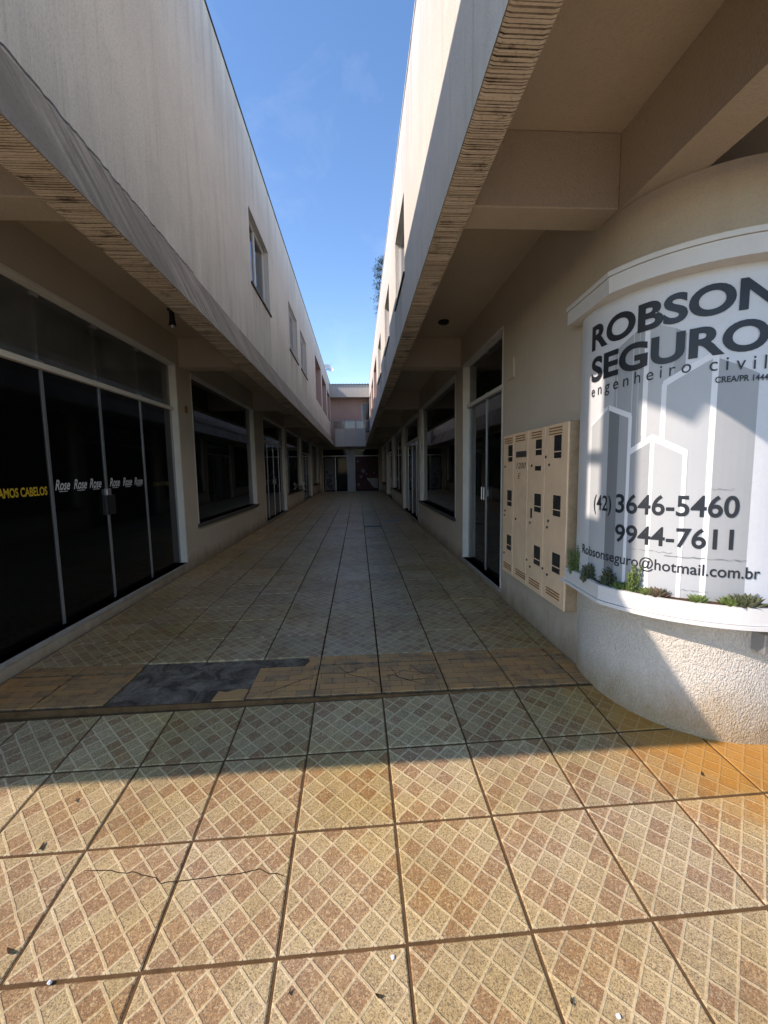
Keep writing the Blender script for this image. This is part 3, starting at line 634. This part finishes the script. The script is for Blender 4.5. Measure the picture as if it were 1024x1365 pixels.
for y in (4.80, 5.06, 5.31):
    text_map('lettering', 'Rose', on_left(y, y + 0.20, 1.358, 0.092), 'whitetxt', d1, shear=0.4, offset=0.014, label='white script lettering')
    box('lettering', 'whitetxt', d1, xg + 0.005, xg + 0.0065, y + 0.05, y + 0.16, 1.340, 1.346)
text_map('lettering', "L'MACH BELE", on_left(5.78, 6.30, 1.325, 0.05), 'olive', d1, offset=0.01, label='faded yellow lettering')
box('notice', 'paper', d1, xg - 0.012, xg - 0.007, 4.60, 4.92, 2.66, 2.86)
# crack along the top of the flare
q = []
for i in range(90):
    y = 1.9 + i * 0.035; q.append((-1.754 + 0.0, y, ZF + 0.012 + rr.uniform(-.008, .008)))
MB().ribbon(q, 0.010, Vector((1, 0, 0))).build('crack', 'darkmetal', lb)
o = box('doorbell', 'rust', None, XL, XL + 0.02, 6.73, 6.80, 2.40, 2.51, 0.003, loc=(XL, 6.76, 2.4)); tag(o, 'small brown plate on the left wall just past the salon door', 'wall plate')
o = box('paper_notice', 'paper', None, XL + 0.002, XL + 0.012, 15.64, 15.9, 1.55, 1.95, loc=(XL, 15.8, 1.55)); tag(o, 'white paper notice stuck on the wall between second glass door and window on the left', 'notice')
m = MB()
for k in range(9):
    a = k * 0.7; m.tube((XL + 0.05 + 0.06 * math.cos(a), 19.6 + 0.12 * math.sin(a), 0.64 + 0.03 * k), (XL + 0.06 + 0.05 * math.cos(a + 1), 19.65 + 0.1 * math.sin(a + 2), 0.70 + 0.03 * k), 0.06, 7, 0.03)
tag(m.build('plastic_bag', 'paper', None, smooth=True, loc=(XL + 0.05, 19.6, 0.64)), 'crumpled white bag on the sill of the second shop window on the left', 'bag')

# ---- right building
R_SHOP = [(4.7, 6.5, 0.10, 3.04), (7.0, 11.1, 0.66, 3.02), (11.4, 15.4, 0.06, 3.0), (15.8, 19.95, 0.62, 3.0), (20.4, 24.2, 0.06, 3.0), (24.7, 28.6, 0.62, 3.0)]
rb = arcade('arcade_building', 'beige two storey arcade with curved corner and sunlit upper wall right of the alley', 1, XR, 0.845, 0.5175, 0.70,
            [(7.38, 9.0, 4.76, 6.02), (10.8, 12.45, 4.76, 6.03), (14.6, 16.4, 4.72, 6.04)], [(18.0, 20.9, 4.6, 6.2), (21.9, 24.5, 4.6, 6.15), (25.6, 28.2, 4.6, 6.15)], R_SHOP, 2.757)
opening(rb, 'glass_door', XR, 1, *R_SHOP[0], mull=(5.6,), transom=2.40, lower='tint', upper='tint', handle=5.6)
opening(rb, 'shop_window', XR, 1, *R_SHOP[1], lower='dark')
opening(rb, 'glass_door', XR, 1, *R_SHOP[2], mull=(12.4, 13.4, 14.4), transom=2.32, lower='dark', upper='dark', handle=13.4)
opening(rb, 'shop_window', XR, 1, *R_SHOP[3], mull=(17.9,), lower='tint')
opening(rb, 'glass_door', XR, 1, *R_SHOP[4], mull=(21.4, 22.4, 23.4), transom=2.33, lower='dark', upper='dark')
opening(rb, 'shop_window', XR, 1, *R_SHOP[5], lower='tint')
CX, CY, RB = 2.25, 2.755, 0.67
def arc(r, a): return (CX + r * math.sin(a), CY - r * math.cos(a))
# curved corner wall (one continuous wall, rounded at the front)
angs = [R(-109 + k * (109 + 95) / 60) for k in range(61)]
outer = [arc(RB, a) for a in angs] + [(2.92, 4.0), (3.3, 4.0)]; inner = [(9, 4.15), (2.77, 4.15)] + [arc(RB - 0.15, a) for a in reversed(angs)]
top_angs = [R(-90 + k * (90 + 95) / 60) for k in range(61)]
top = [arc(CX - XR, a) for a in top_angs] + [(2.92, 4.0), (3.3, 4.0)]
for nm, mt, za, zb_, line_ in (('corner_base', 'base', -0.5, 0.66, outer), ('corner_wall', 'wall', 0.66, ZB - 0.012, top)):
    m = MB()
    for (a, b_) in zip(line_, line_[1:]): m.quad((*a, za), (*b_, za), (*b_, zb_), (*a, zb_))
    m.v += [(*q_, zb_) for q_ in line_[:61]]; m.f.append(tuple(range(len(m.v) - 61, len(m.v))))
    m.build(nm, mt, rb)
box('longitudinal_beam', 'beam', rb, XR, 1.86, YV + 0.21, 2.7565, ZB - 0.01, ZC - .002, 0.002)
box('ceiling_beam', 'beam', rb, 1.875, 8.9, 2.0 - 0.45, 1.78, ZB, ZC, 0.006)
m = MB(); m.box(3.3, 6.6, 4.0, 4.15, -.56, .5); m.box(3.3, 6.6, 4.0, 4.15, 2.95, ZC); m.box(6.6, 9, 4.0, 4.15, -.56, ZC); m.build('front_wall', 'wall', rb)
box('added_daylight_pane', 'clear', rb, 3.3, 6.6, 4.06, 4.07, .5, 2.95)  # unseen glazed opening, added to let daylight into the right shop
box('outlet_box', 'alu', rb, 2.12, 2.42, 2.02, 2.16, 0.49, 0.60, 0.004)
o = box('junction_box', 'soffit', None, XR - 0.02, XR, 4.34, 4.53, 2.41, 2.62, 0.004, loc=(XR, 4.4, 2.41)); tag(o, 'beige cover plate on the wall right of the nearest glass door on the right', 'cover plate')

# ceiling fittings
m = MB(); m.tube((1.2, 5.88, ZC - 0.03), (1.2, 5.88, ZC), 0.07, 20); m.tube((1.2, 5.88, ZC - 0.045), (1.2, 5.88, ZC - 0.03), 0.045, 16)
tag(m.build('ceiling_socket', 'darkmetal', None, loc=(1.2, 5.88, ZC - 0.03)), 'small dark round fitting on the ceiling of the right arcade', 'ceiling fitting')
m = MB(); x, y = -2.22, 5.5; m.tube((x, y, ZC - 0.02), (x, y, ZC), 0.05, 16); m.tube((x, y, ZC - 0.12), (x, y, ZC - 0.02), 0.03, 12)
sp = thing('ceiling_spotlight', 'black cylinder lamp under the ceiling of the left arcade', 'lamp', (x, y, ZC)); m.build('lamp_base', 'darkmetal', sp)
MB().tube((x, y, ZC - 0.20), (x, y, ZC - 0.12), 0.045, 14, 0.03).build('lamp_head', 'darkmetal', sp); MB().tube((x, y, ZC - 0.235), (x, y, ZC - 0.20), 0.02, 10, 0.034).build('bulb', 'alu', sp)

# ================================================================ building closing the alley
eb = thing('end_building', 'pinkish two storey building with balcony and corrugated roof closing the far end of the alley', 'building', (-0.5, YE, 0))
m = MB(); m.box(-9, -2.45, YE, YE + .2, -.3, 3.5); m.box(1.5, 9, YE, YE + .2, -.3, 3.5); m.box(-2.45, 1.5, YE, YE + .2, 2.86, 3.5); m.build('lower_wall', 'wall', eb)
box('pillar', 'greywall', eb, -0.70, -0.24, YE - 0.12, YE + 0.2, 0, 2.86, 0.01)
m = MB(); m.box(-9, 0.33, YE + 0.02, YE + .2, 3.5, 6.45); m.box(0.33, 0.98, YE + 0.02, YE + .2, 5.92, 6.45); m.box(0.98, 9, YE + .02, YE + .2, 3.5, 6.45); m.box(.33, .98, YE + .02, YE + .2, 3.5, 4.0); m.build('upper_wall', 'pink', eb)
box('interior_wall', 'room', eb, -2.75, 1.75, YE + 2.5, YE + 2.6, 0, 3.4)
for xa, xb in ((-2.75, -2.6), (1.6, 1.75)): box('interior_wall', 'room', eb, xa, xb, YE + .2, YE + 2.5, 0, 3.4)
box('interior_ceiling', 'room', eb, -2.75, 1.75, YE + .2, YE + 2.6, 3.4, 3.5); box('interior_floor', 'room', eb, -2.6, 1.6, YE + .01, YE + 2.5, -.05, 0.01)
for xa, xb in ((-2.62, -2.45), (1.5, 1.62)): box('end_pier', 'wall', eb, xa, xb, YE - .02, YE + .02, 0, 2.86)
dr = box('balcony_door', 'trim', eb, 0.33, 0.37, YE + .03, YE + .1, 4.0, 5.92)
box('pane', 'dark', dr, 0.37, 0.98, YE + .07, YE + .08, 4.0, 5.92); box('panel', 'posterg', dr, 0.37, 0.98, YE + .05, YE + .06, 4.1, 4.75)
# balcony bridging the alley
BY = 28.35
box('balcony_parapet', 'greywall', eb, -1.46, 0.535, BY, BY + 0.12, 3.02, 4.17, 0.006)
box('balcony_slab', 'greywall', eb, -1.46, 0.535, BY + 0.12, YE, 3.02, 3.2)
m = MB(); m.tube((-1.75, BY + .06, 4.72), (0.84, BY + .06, 4.72), 0.022, 8)
for k in range(4): x = -1.6 + k * 0.75; m.tube((x, BY + .06, 4.17), (x, BY + .06, 4.72), 0.014, 8)
ra = m.build('railing', 'alu', eb)
for k in range(3): x = -1.6 + k * 0.75; box('glass_panel', 'clear', ra, x + .03, x + .72, BY + .055, BY + .065, 4.2, 4.68)
# corrugated fibre cement edge and roof
m = MB(); rows = []
for k in range(0, 321):
    x = -4.6 + k * 0.025; zz_ = 0.028 * math.sin(x / 0.177 * 2 * math.pi)
    rows.append([(x, 28.42, 7.085 + zz_), (x, YE + 4.5, 7.85 + zz_)])
for a, b_ in zip(rows, rows[1:]):
    m.quad(a[0], b_[0], b_[1], a[1])
m.build('corrugated_roof', 'roof', eb, smooth=True)
box('fascia', 'greywall', eb, -1.755, 0.84, 28.5, 28.62, 6.25, 7.04, .004); box('eave_soffit', 'greywall', eb, -1.755, 0.84, 28.62, YE + .02, 6.28, 6.33)
# shop fronts at the end
for x0, x1, mu, up in ((-2.42, -0.68, (-1.55,), 'endglass'), (-0.26, 1.46, (), 'endglass')):
    m = MB(); m.box(x0, x0 + .05, YE + .03, YE + .15, 0, 2.86); m.box(x1 - .05, x1, YE + .03, YE + .15, 0, 2.86); m.box(x0 + .05, x1 - .05, YE + .03, YE + .15, 2.40, 2.47)
    f = m.build('shop_front', 'white', eb)
    box('pane', up, f, x0 + .05, x1 - .05, YE + .08, YE + .09, 2.47, 2.86)
    e = [x0 + .05] + list(mu) + [x1 - .05]
    for a, b_ in zip(e, e[1:]): box('pane', 'endglass', f, a + .01, b_ - .01, YE + .08, YE + .09, 0.02, 2.40)
    for a in mu: box('mullion', 'alu', f, a - .02, a + .02, YE + .07, YE + .1, 0.02, 2.40)
    if x0 < -1:
        box('poster', 'posterg', f, x0 + .12, -1.62, YE + .070, YE + .075, 0.1, 2.3)
        for (a, z, r_) in ((-2.0, .75, .2), (-1.92, 1.1, .13), (-2.12, 1.35, .1), (-1.9, .35, .18), (-2.1, .5, .12)):
            MB().rings([[(a + r_ * math.cos(t) * rr.uniform(.7, 1.1), YE + .064 + d_, z + r_ * math.sin(t) * rr.uniform(.7, 1.1)) for t in [k * math.pi / 6 for k in range(12)]] for d_ in (0, .004)]).build('poster_figure', 'ink', f)
    else:
        box('poster', 'posterd', f, x0 + .1, x1 - .1, YE + .070, YE + .075, 0.1, 2.35)
        slab_ = MB(); slab_.rings([[(0.55, YE + .064, 0.9), (1.35, YE + .064, 0.9), (1.35, YE + .064, 0.2), (1.05, YE + .064, 0.25)], [(0.55, YE + .068, 0.9), (1.35, YE + .068, 0.9), (1.35, YE + .068, 0.2), (1.05, YE + .068, 0.25)]]); slab_.build('poster_panel', 'marble', f)
        for (a, z, r_) in ((0.0, 2.05, .1), (.35, 1.4, .14), (.55, 1.2, .07), (.0, .45, .12), (.2, 1.0, .1), (1.1, 1.25, .06)):
            MB().rings([[(a + r_ * math.cos(t) * rr.uniform(.7, 1.1), YE + .064 + d_, z + r_ * math.sin(t) * rr.uniform(.7, 1.1)) for t in [k * math.pi / 6 for k in range(12)]] for d_ in (0, .004)]).build('poster_spot', 'posterg', f)

# satellite dish on the left parapet
dx, dy, dz = -1.60, 26.0, 7.55
ds = thing('satellite_dish', 'white satellite dish standing on the left roof edge near the far end', 'satellite dish', (-1.85, dy, ZT + 0.035))
ax = Vector((0.55, -0.55, 0.62)).normalized(); u = ax.orthogonal().normalized(); v = ax.cross(u); m = MB()
rings = []
for r_, h_ in ((0.02, -.085), (.12, -.078), (.22, -.05), (.31, 0), (.315, .006)): rings.append([Vector((dx, dy, dz)) + ax * h_ + (u * math.cos(t) + v * math.sin(t)) * r_ for t in [k * math.pi / 12 for k in range(24)]])
m.rings(rings, True, False); m.rings([[q - ax * .012 for q in r_] for r_ in rings], True, False); m.build('reflector', 'dish', ds, smooth=True)
c0 = Vector((dx, dy, dz)); MB().tube(c0 - ax * .08, (-1.85, dy, ZT + 0.12), .02, 8).build('bracket', 'darkmetal', ds)
MB().tube((-1.85, dy, ZT + 0.035), (-1.85, dy, ZT + .2), .025, 8).build('mast', 'alu', ds)
MB().tube(c0 - u * .3, c0 + ax * .3, .008, 6).build('feed_arm', 'alu', ds); MB().tube(c0 + ax * .27, c0 + ax * .34, .025, 8).build('feed_horn', 'dish', ds)

# ================================================================ curved sign
sg = thing('curved_sign', 'curved white and grey engineer sign with black lettering on the rounded right corner', 'sign', (CX, CY - 0.70, 0.66))
RS = 0.70
def sweep(offs_z, name, mat, parent, r=0.80, a0=-72, a1=85, end=(1.525, 3.07), bevel=0):
    rings = []
    N = 52
    for k in range(-1, N + 1):
        ring = []
        for o_, z in offs_z:
            if k < 0: ring.append((end[0] - o_, end[1], z))
            else:
                x, y = arc(r + o_, R(a0 + (a1 - a0) * k / N)); ring.append((x, y, z))
        rings.append(ring)
    return MB().rings(rings).build(name, mat, parent)
def curved(a0, a1, zt0, zt1, zb0, zb1, r, n=None):
    m = MB(); n = n or max(2, int(abs(a1 - a0) / 2.5)); pts = []
    for k in range(n + 1):
        t = k / n; x, y = arc(r, R(a0 + (a1 - a0) * t)); pts.append(((x, y, zb0 + (zb1 - zb0) * t), (x, y, zt0 + (zt1 - zt0) * t)))
    for (a, b_), (c, d) in zip(pts, pts[1:]): m.quad(a, c, d, b_)
    return m
m = MB(); n = 70; rings = []
for k in range(n + 1):
    a = R(-107 + k * (107 + 80) / n); rings.append([(*arc(RS, a), .70), (*arc(RS, a), 2.52), (*arc(RS - .025, a), 2.52), (*arc(RS - .025, a), .70)])
m.rings(rings); m.build('sign_panel', 'panel', sg)
def strip(name, mat, a0, a1, zt0, zt1, zb0=.72, zb1=.72, lay=1): return curved(a0, a1, zt0, zt1, zb0, zb1, RS + 0.0003 * lay).build(name, mat, sg)
# printed towers: grey faces and white outlines
strip('printed_face', 'v2', -73.8, -66.5, 2.19, 2.245); strip('printed_face', 'v1', -80.5, -73.8, 2.1, 2.19, 1.86, 1.86); strip('printed_face', 'v2', -66.5, -59.2, 2.245, 2.295)
strip('printed_face', 'v1', -57.2, -47.0, 2.293, 2.235); strip('printed_face', 'v2', -47.0, -42.9, 2.235, 2.20)
strip('printed_face', 'v1', -49.6, -33.2, 1.93, 2.055, lay=2); strip('printed_face', 'v2', -31.2, -16.9, 2.048, 1.955, lay=2)
strip('printed_line', 'vw', -33.3, -31.1, 2.07, 2.065, lay=3)
strip('printed_line', 'vw', -51.4, -49.4, 1.945, 1.965, lay=3); strip('printed_line', 'vw', -51.0, -33.2, 1.962, 2.085, 1.925, 2.048, lay=4)
strip('printed_face', 'v1', -88.9, -77.6, 1.755, 1.845, lay=5); strip('printed_face', 'v3', -76.4, -70.2, 1.85, 1.82, lay=5); strip('printed_face', 'v2', -70.2, -65.2, 1.82, 1.79, lay=5)
strip('printed_line', 'v1', -77.7, -76.3, 1.86, 1.86, lay=6); strip('printed_line', 'vw', -76.6, -64.0, 1.875, 1.805, 1.842, 1.772, lay=7); strip('printed_line', 'vw', -65.4, -63.7, 1.80, 1.79, lay=7)
strip('printed_line', 'vw', -89.9, -77.4, 1.77, 1.87, 1.75, 1.845, lay=7)
strip('printed_line', 'vw', -59.3, -57.1, 2.30, 2.30, 1.67, 1.67, lay=3)
strip('printed_face', 'v2', -63.8, -54.9, 1.57, 1.64, lay=8); strip('printed_face', 'v1', -53.4, -41.8, 1.64, 1.565, lay=8)
strip('printed_line', 'vw', -63.8, -54.1, 1.60, 1.675, 1.562, 1.637, lay=9); strip('printed_line', 'vw', -54.3, -40.6, 1.675, 1.58, 1.637, 1.542, lay=9)
strip('printed_line', 'vw', -55.0, -53.3, 1.66, 1.66, lay=10); strip('printed_line', 'vw', -42.0, -40.3, 1.585, 1.575, lay=10)
def on_sign(a0, a1, z0, z1, cap, lay=13): return lambda u_, v_: (*arc(RS + .0003 * lay, R(a0 + (a1 - a0) * u_)), z0 + (z1 - z0) * u_ + v_ * cap)
TX = [('ROBSON', -91.5, -11.5, 2.248, 2.285, .148, .034), ('SEGURO', -91.0, -14.5, 2.046, 2.078, .148, .034), ('e n g e n h e i r o', -90.3, -40.8, 1.948, 1.992, .068, .0), ('c i v i l', -34.4, -14.8, 1.985, 1.975, .068, .0), ('CREA/PR 144493', -32.2, -11.0, 1.922, 1.918, .030, .022),
      ('(42)', -84.9, -72.8, 1.215, 1.215, .095, .010), ('3646-5460', -70.2, -20.8, 1.212, 1.218, .112, .018), ('9944-7611', -70.0, -22.2, 1.032, 1.045, .106, .018), ('Robsonseguro@hotmail.com.br', -95.0, -11.4, .900, .888, .062, .010)]
for s_, a0, a1, z0, z1, cap, of in TX:
    text_map('lettering', s_, on_sign(a0, a1, z0, z1, cap), 'ink', sg, offset=of, maxlen=.035, split=' ' in s_)
for z_, a0_, a1_, w_ in ((.985, -47, -17, .0022), (1.365, -31, -23, .0014), (1.0, -62, -44, .0012), (.80, -40, -30, .0012)):
    q = [(*arc(RS + .0045, R(a0_ + (a1_ - a0_) * k / 14)), z_ + rr.uniform(-.004, .004)) for k in range(15)]
    mm = MB()
    for a_, b_ in zip(q, q[1:]): ww = w_ * rr.uniform(.3, 1.2); mm.quad((a_[0], a_[1], a_[2] - ww), (b_[0], b_[1], b_[2] - ww), (b_[0], b_[1], b_[2] + ww), (a_[0], a_[1], a_[2] + ww))
    mm.build('crease', 'v3', sg)
# projecting hood and planter trough
sweep([(0, 2.50), (0, 2.592), (-.28, 2.592), (-.28, 2.50)][::-1], 'hood', 'trim', sg); sweep([(.010, 2.595), (.010, 2.622), (-.28, 2.622), (-.28, 2.595)][::-1], 'hood_cap', 'trim', sg)
pl = sweep([(0, .664), (0, .755), (-.028, .755), (-.028, .68), (-.2, .68), (-.2, .664)][::-1], 'planter_trough', 'trim', sg); sweep([(.010, .64), (.010, .661), (-.2, .661), (-.2, .64)][::-1], 'planter_lip', 'trim', sg)
sweep([(-.030, .70), (-.030, .748), (-.13, .752), (-.13, .70)][::-1], 'soil', 'soil', sg)

# succulents in the trough
def leaf(m, base, d, length, w, up=Vector((0, 0, 1))):
    base = Vector(base); d = d.normalized(); sd = d.cross(up)
    if sd.length < 1e-3: sd = Vector((1, 0, 0))
    sd.normalize(); nn = sd.cross(d).normalized(); i = len(m.v)
    m.v += [tuple(base), tuple(base + d * length * .5 + sd * w), tuple(base + d * length + nn * length * .1), tuple(base + d * length * .5 - sd * w), tuple(base + d * length * .45 + nn * w * .8), tuple(base + d * length * .45 - nn * w * .7)]
    m.f += [tuple(i + k for k in q) for q in ((0, 1, 4), (1, 2, 4), (2, 3, 4), (3, 0, 4), (1, 0, 5), (2, 1, 5), (3, 2, 5), (0, 3, 5))]
def spike_plant(a, h, n, mat, label, name='succulent', r=0.735, spread=.05, w=.007):
    x, y = arc(r, R(a)); g_ = random.Random(int(a * 10)); m = MB()
    for s_ in range(n):
        sx, sy = x + g_.uniform(-spread, spread), y + g_.uniform(-.5 * spread, .5 * spread); hh = h * g_.uniform(.6, 1); tilt = Vector((g_.uniform(-.15, .15), g_.uniform(-.15, .15), 1))
        p0 = Vector((sx, sy, .73)); m.tube(p0, p0 + tilt * hh * .9, .004, 5)
        for k in range(int(hh / .007)):
            t = k * .007; an = k * 2.4; m_d = Vector((math.cos(an), math.sin(an), .75)); leaf(m, p0 + tilt * t, m_d, .042 * (1 - .55 * t / hh) * g_.uniform(.8, 1.15), w * .62)
    return tag(m.build(name, mat, None, loc=(x, y, .735)), label, 'plant', 'succulents in the sign planter')
def rosette(a, rad, mat, label, r=.735, z=.745):
    x, y = arc(r, R(a)); g_ = random.Random(int(a * 7)); m = MB()
    for k in range(34):
        an = k * 2.39996; t = k / 34; d = Vector((math.cos(an), math.sin(an), .25 + 1.6 * (1 - t) ** 1.2)); leaf(m, (x + .01 * math.cos(an), y + .01 * math.sin(an), z + .012 * (1 - t)), d, rad * (.5 + .5 * t) * g_.uniform(.85, 1.1), rad * .17)
    return tag(m.build('succulent', mat, None, loc=(x, y, z)), label, 'plant', 'succulents in the sign planter')
spike_plant(-101, .22, 8, 'leafg', 'tall spiky succulent at the far left end of the sign planter', spread=.03)
spike_plant(-84, .13, 17, 'leafd', 'low dark bushy succulent second from the left in the planter', spread=.055)
spike_plant(-71, .13, 16, 'leafd', 'low dark bushy succulent third from the left in the planter', spread=.05)
spike_plant(-58.5, .19, 9, 'leafg', 'tall bright green succulent standing in the sun in the planter', spread=.028)
rosette(-64, 0.069, 'leafg', 'small pale green rosette left of the tall sunlit succulent')
rosette(-48.5, 0.077, 'leafp', 'reddish rosette right of the tall sunlit succulent')
rosette(-52.5, 0.062, 'leafg', 'small green rosette between tall succulent and reddish rosette')
rosette(-34, 0.062, 'leafg', 'small lone green rosette in the middle of the planter')
rosette(-22.5, 0.075, 'leafg', 'spiky green rosette left of the big rosette near the right end')
rosette(-17.5, 0.106, 'leafd', 'largest dark green rosette near the right end of the planter')

# ================================================================ mailbox unit on the right wall
mb = thing('mailbox_unit', 'cream metal bank of mailboxes with dark slot windows on the right wall', 'mailbox', (XR, 3.68, 0.41))
XM = 1.52
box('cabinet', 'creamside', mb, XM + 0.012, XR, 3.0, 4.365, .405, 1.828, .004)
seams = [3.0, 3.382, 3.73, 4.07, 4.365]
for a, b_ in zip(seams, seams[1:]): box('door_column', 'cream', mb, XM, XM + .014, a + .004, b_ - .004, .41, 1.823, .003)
slots = [(4.107, 4.221, 1.554, 1.716), (4.113, 4.233, 1.11, 1.267), (4.112, 4.229, .66, .811), (3.442, 3.557, 1.596, 1.726), (3.45, 3.565, 1.466, 1.506), (3.438, 3.565, 1.115, 1.27), (3.433, 3.553, .657, .821), (3.101, 3.216, 1.563, 1.736), (3.093, 3.211, 1.117, 1.277), (3.08, 3.205, .673, .827)]
for a, b_, c, d in slots:
    o = box('slot_window', 'slot', mb, XM - .003, XM + .002, a, b_, c, d)
    if d - c > .1: box('slot_bar', 'cream', o, XM - .007, XM - .0035, a - .004, b_ + .004, c + .045, c + .053)
for ya, yb, z in ((4.11, 4.32, 1.785), (3.795, 4.02, 1.79), (3.445, 3.645, 1.792), (3.095, 3.305, 1.795), (4.10, 4.315, .505), (3.74, 3.975, .51), (3.43, 3.65, .505), (3.075, 3.30, .52)):
    for k in range(3): box('louvre', 'rust', mb, XM - .005, XM + .001, ya, yb, z - .022 * k - .005, z - .022 * k + .003)
for y, z in [(4.308, 1.504), (4.3, 1.051), (4.311, 1.003), (4.31, .606), (3.997, .997), (3.651, 1.004), (3.633, 1.509), (3.633, .61), (3.708, .656), (3.309, 1.01), (3.291, 1.064), (3.289, .623), (3.296, 1.513), (3.375, .655), (3.358, 1.576)]:
    MB().tube((XM - .006, y, z), (XM + .001, y, z), .011, 8).build('lock', 'darkmetal', mb)
box('slot_window', 'slot', mb, XM - .003, XM + .001, 3.615, 3.645, 1.05, 1.135)
box('name_label', 'slate', mb, XM - .003, XM + .001, 3.76, 4.01, 1.59, 1.645)
text_map('handwriting', '1200', lambda u_, v_: (XM - .0015, 4.0 - .23 * u_, 1.485 + v_ * .055), 'ink', mb, shear=.3)
text_map('handwriting', 'E', lambda u_, v_: (XM - .0015, 3.96 - .07 * u_, 1.39 + v_ * .05), 'ink', mb, shear=.4)

# ================================================================ bits on the floor
bits = [(-1.42, 1.783, .035, 'dark dry leaf on the joint left of the cracked tile'), (-1.421, 2.017, .022, 'dark crumb on the sunlit tile below the shadow edge at left'), (0.029, 1.183, .020, 'dark curled leaf bit near the bottom centre'), (-0.257, 1.213, .016, 'small leaf bit left of bottom centre'), (0.631, 1.126, .018, 'dark leaf bit on the tile at bottom right of centre'), (-1.253, 1.395, .03, 'thin dry leaf at the left edge of the picture'), (1.725, 1.917, .025, 'curled leaf bit on the ochre stained tile')]
for x, y, s_, lab in bits:
    s_ *= 0.6
    m = MB(); g_ = random.Random(int(x * 100)); an = g_.uniform(0, 3); z = ramp_z(x, y) + .003; pts = []
    d = Vector((math.cos(an), math.sin(an), 0)); sd = Vector((-d.y, d.x, 0)); prof = [(-1, 0), (-.5, .3), (0, .38), (.5, .25), (1, .02)]
    top = [Vector((x, y, z)) + d * s_ * a + sd * s_ * b_ + Vector((0, 0, .006 * abs(a))) for a, b_ in prof]; bot = [Vector((x, y, z)) + d * s_ * a - sd * s_ * b_ + Vector((0, 0, .004 + .006 * abs(a))) for a, b_ in prof]
    for k in range(4): m.quad(top[k], top[k + 1], bot[k + 1], bot[k])
    tag(m.build('dry_leaf', 'deadleaf', None, loc=(x, y, z)), lab, 'leaf', 'leaf bits on the entrance tiles')
for x, y, lab in ((0.758, 1.085, 'white pebble on the tile at the bottom edge'), (0.082, 1.281, 'white chip by the joint at bottom centre'), (-1.055, 1.298, 'white chip on the joint at bottom left')):
    z = ramp_z(x, y); m = MB(); g_ = random.Random(int(x * 991)); rings = []
    for h_, r_ in ((0, .006), (.004, .008), (.008, .005)): rings.append([(x + r_ * math.cos(t) * g_.uniform(.8, 1.2), y + r_ * math.sin(t) * g_.uniform(.8, 1.2), z + h_) for t in [k * math.pi / 3.5 for k in range(7)]])
    tag(m.rings(rings).build('pebble', 'paper', None, loc=(x, y, z)), lab, 'pebble', 'white chips on the entrance tiles')

# ================================================================ tree behind the right building
tx, ty = 4.15, 45.0
tr_ = thing('pine_tree', 'dark tall pine rising behind the right building, just showing past its roof edge', 'tree', (tx, ty, -.5))
MB().tube((tx, ty, -.5), (tx, ty, 22.1), .32, 10, .08).build('trunk', 'bark', tr_)
m = MB(); cr_ = MB(); g_ = random.Random(5)
for z in (17.2, 18.3, 19.2, 20.1, 20.8, 21.5, 22.0):
    nb = 7; reach = 1.75 if z < 22 else 1.2
    for k in range(nb):
        an = k * 2 * math.pi / nb + z * 1.3; e = Vector((tx + reach * math.cos(an), ty + reach * math.sin(an), z + .45)); m.tube((tx, ty, z), e, .05, 5, .02)
        for j in range(150):
            c = e + Vector((g_.gauss(0, .24), g_.gauss(0, .24), g_.gauss(0, .16))); d = Vector((g_.gauss(0, 1), g_.gauss(0, 1), g_.gauss(.3, 1))).normalized() * .16; sd = d.orthogonal().normalized() * .025
            cr_.quad(c - sd, c + sd, c + d + sd * .5, c + d - sd * .5)
m.build('branches', 'bark', tr_); cr_.build('crown', 'pine', tr_)

for o in list(bpy.data.objects):
    if '_o' in o: del o['_o']
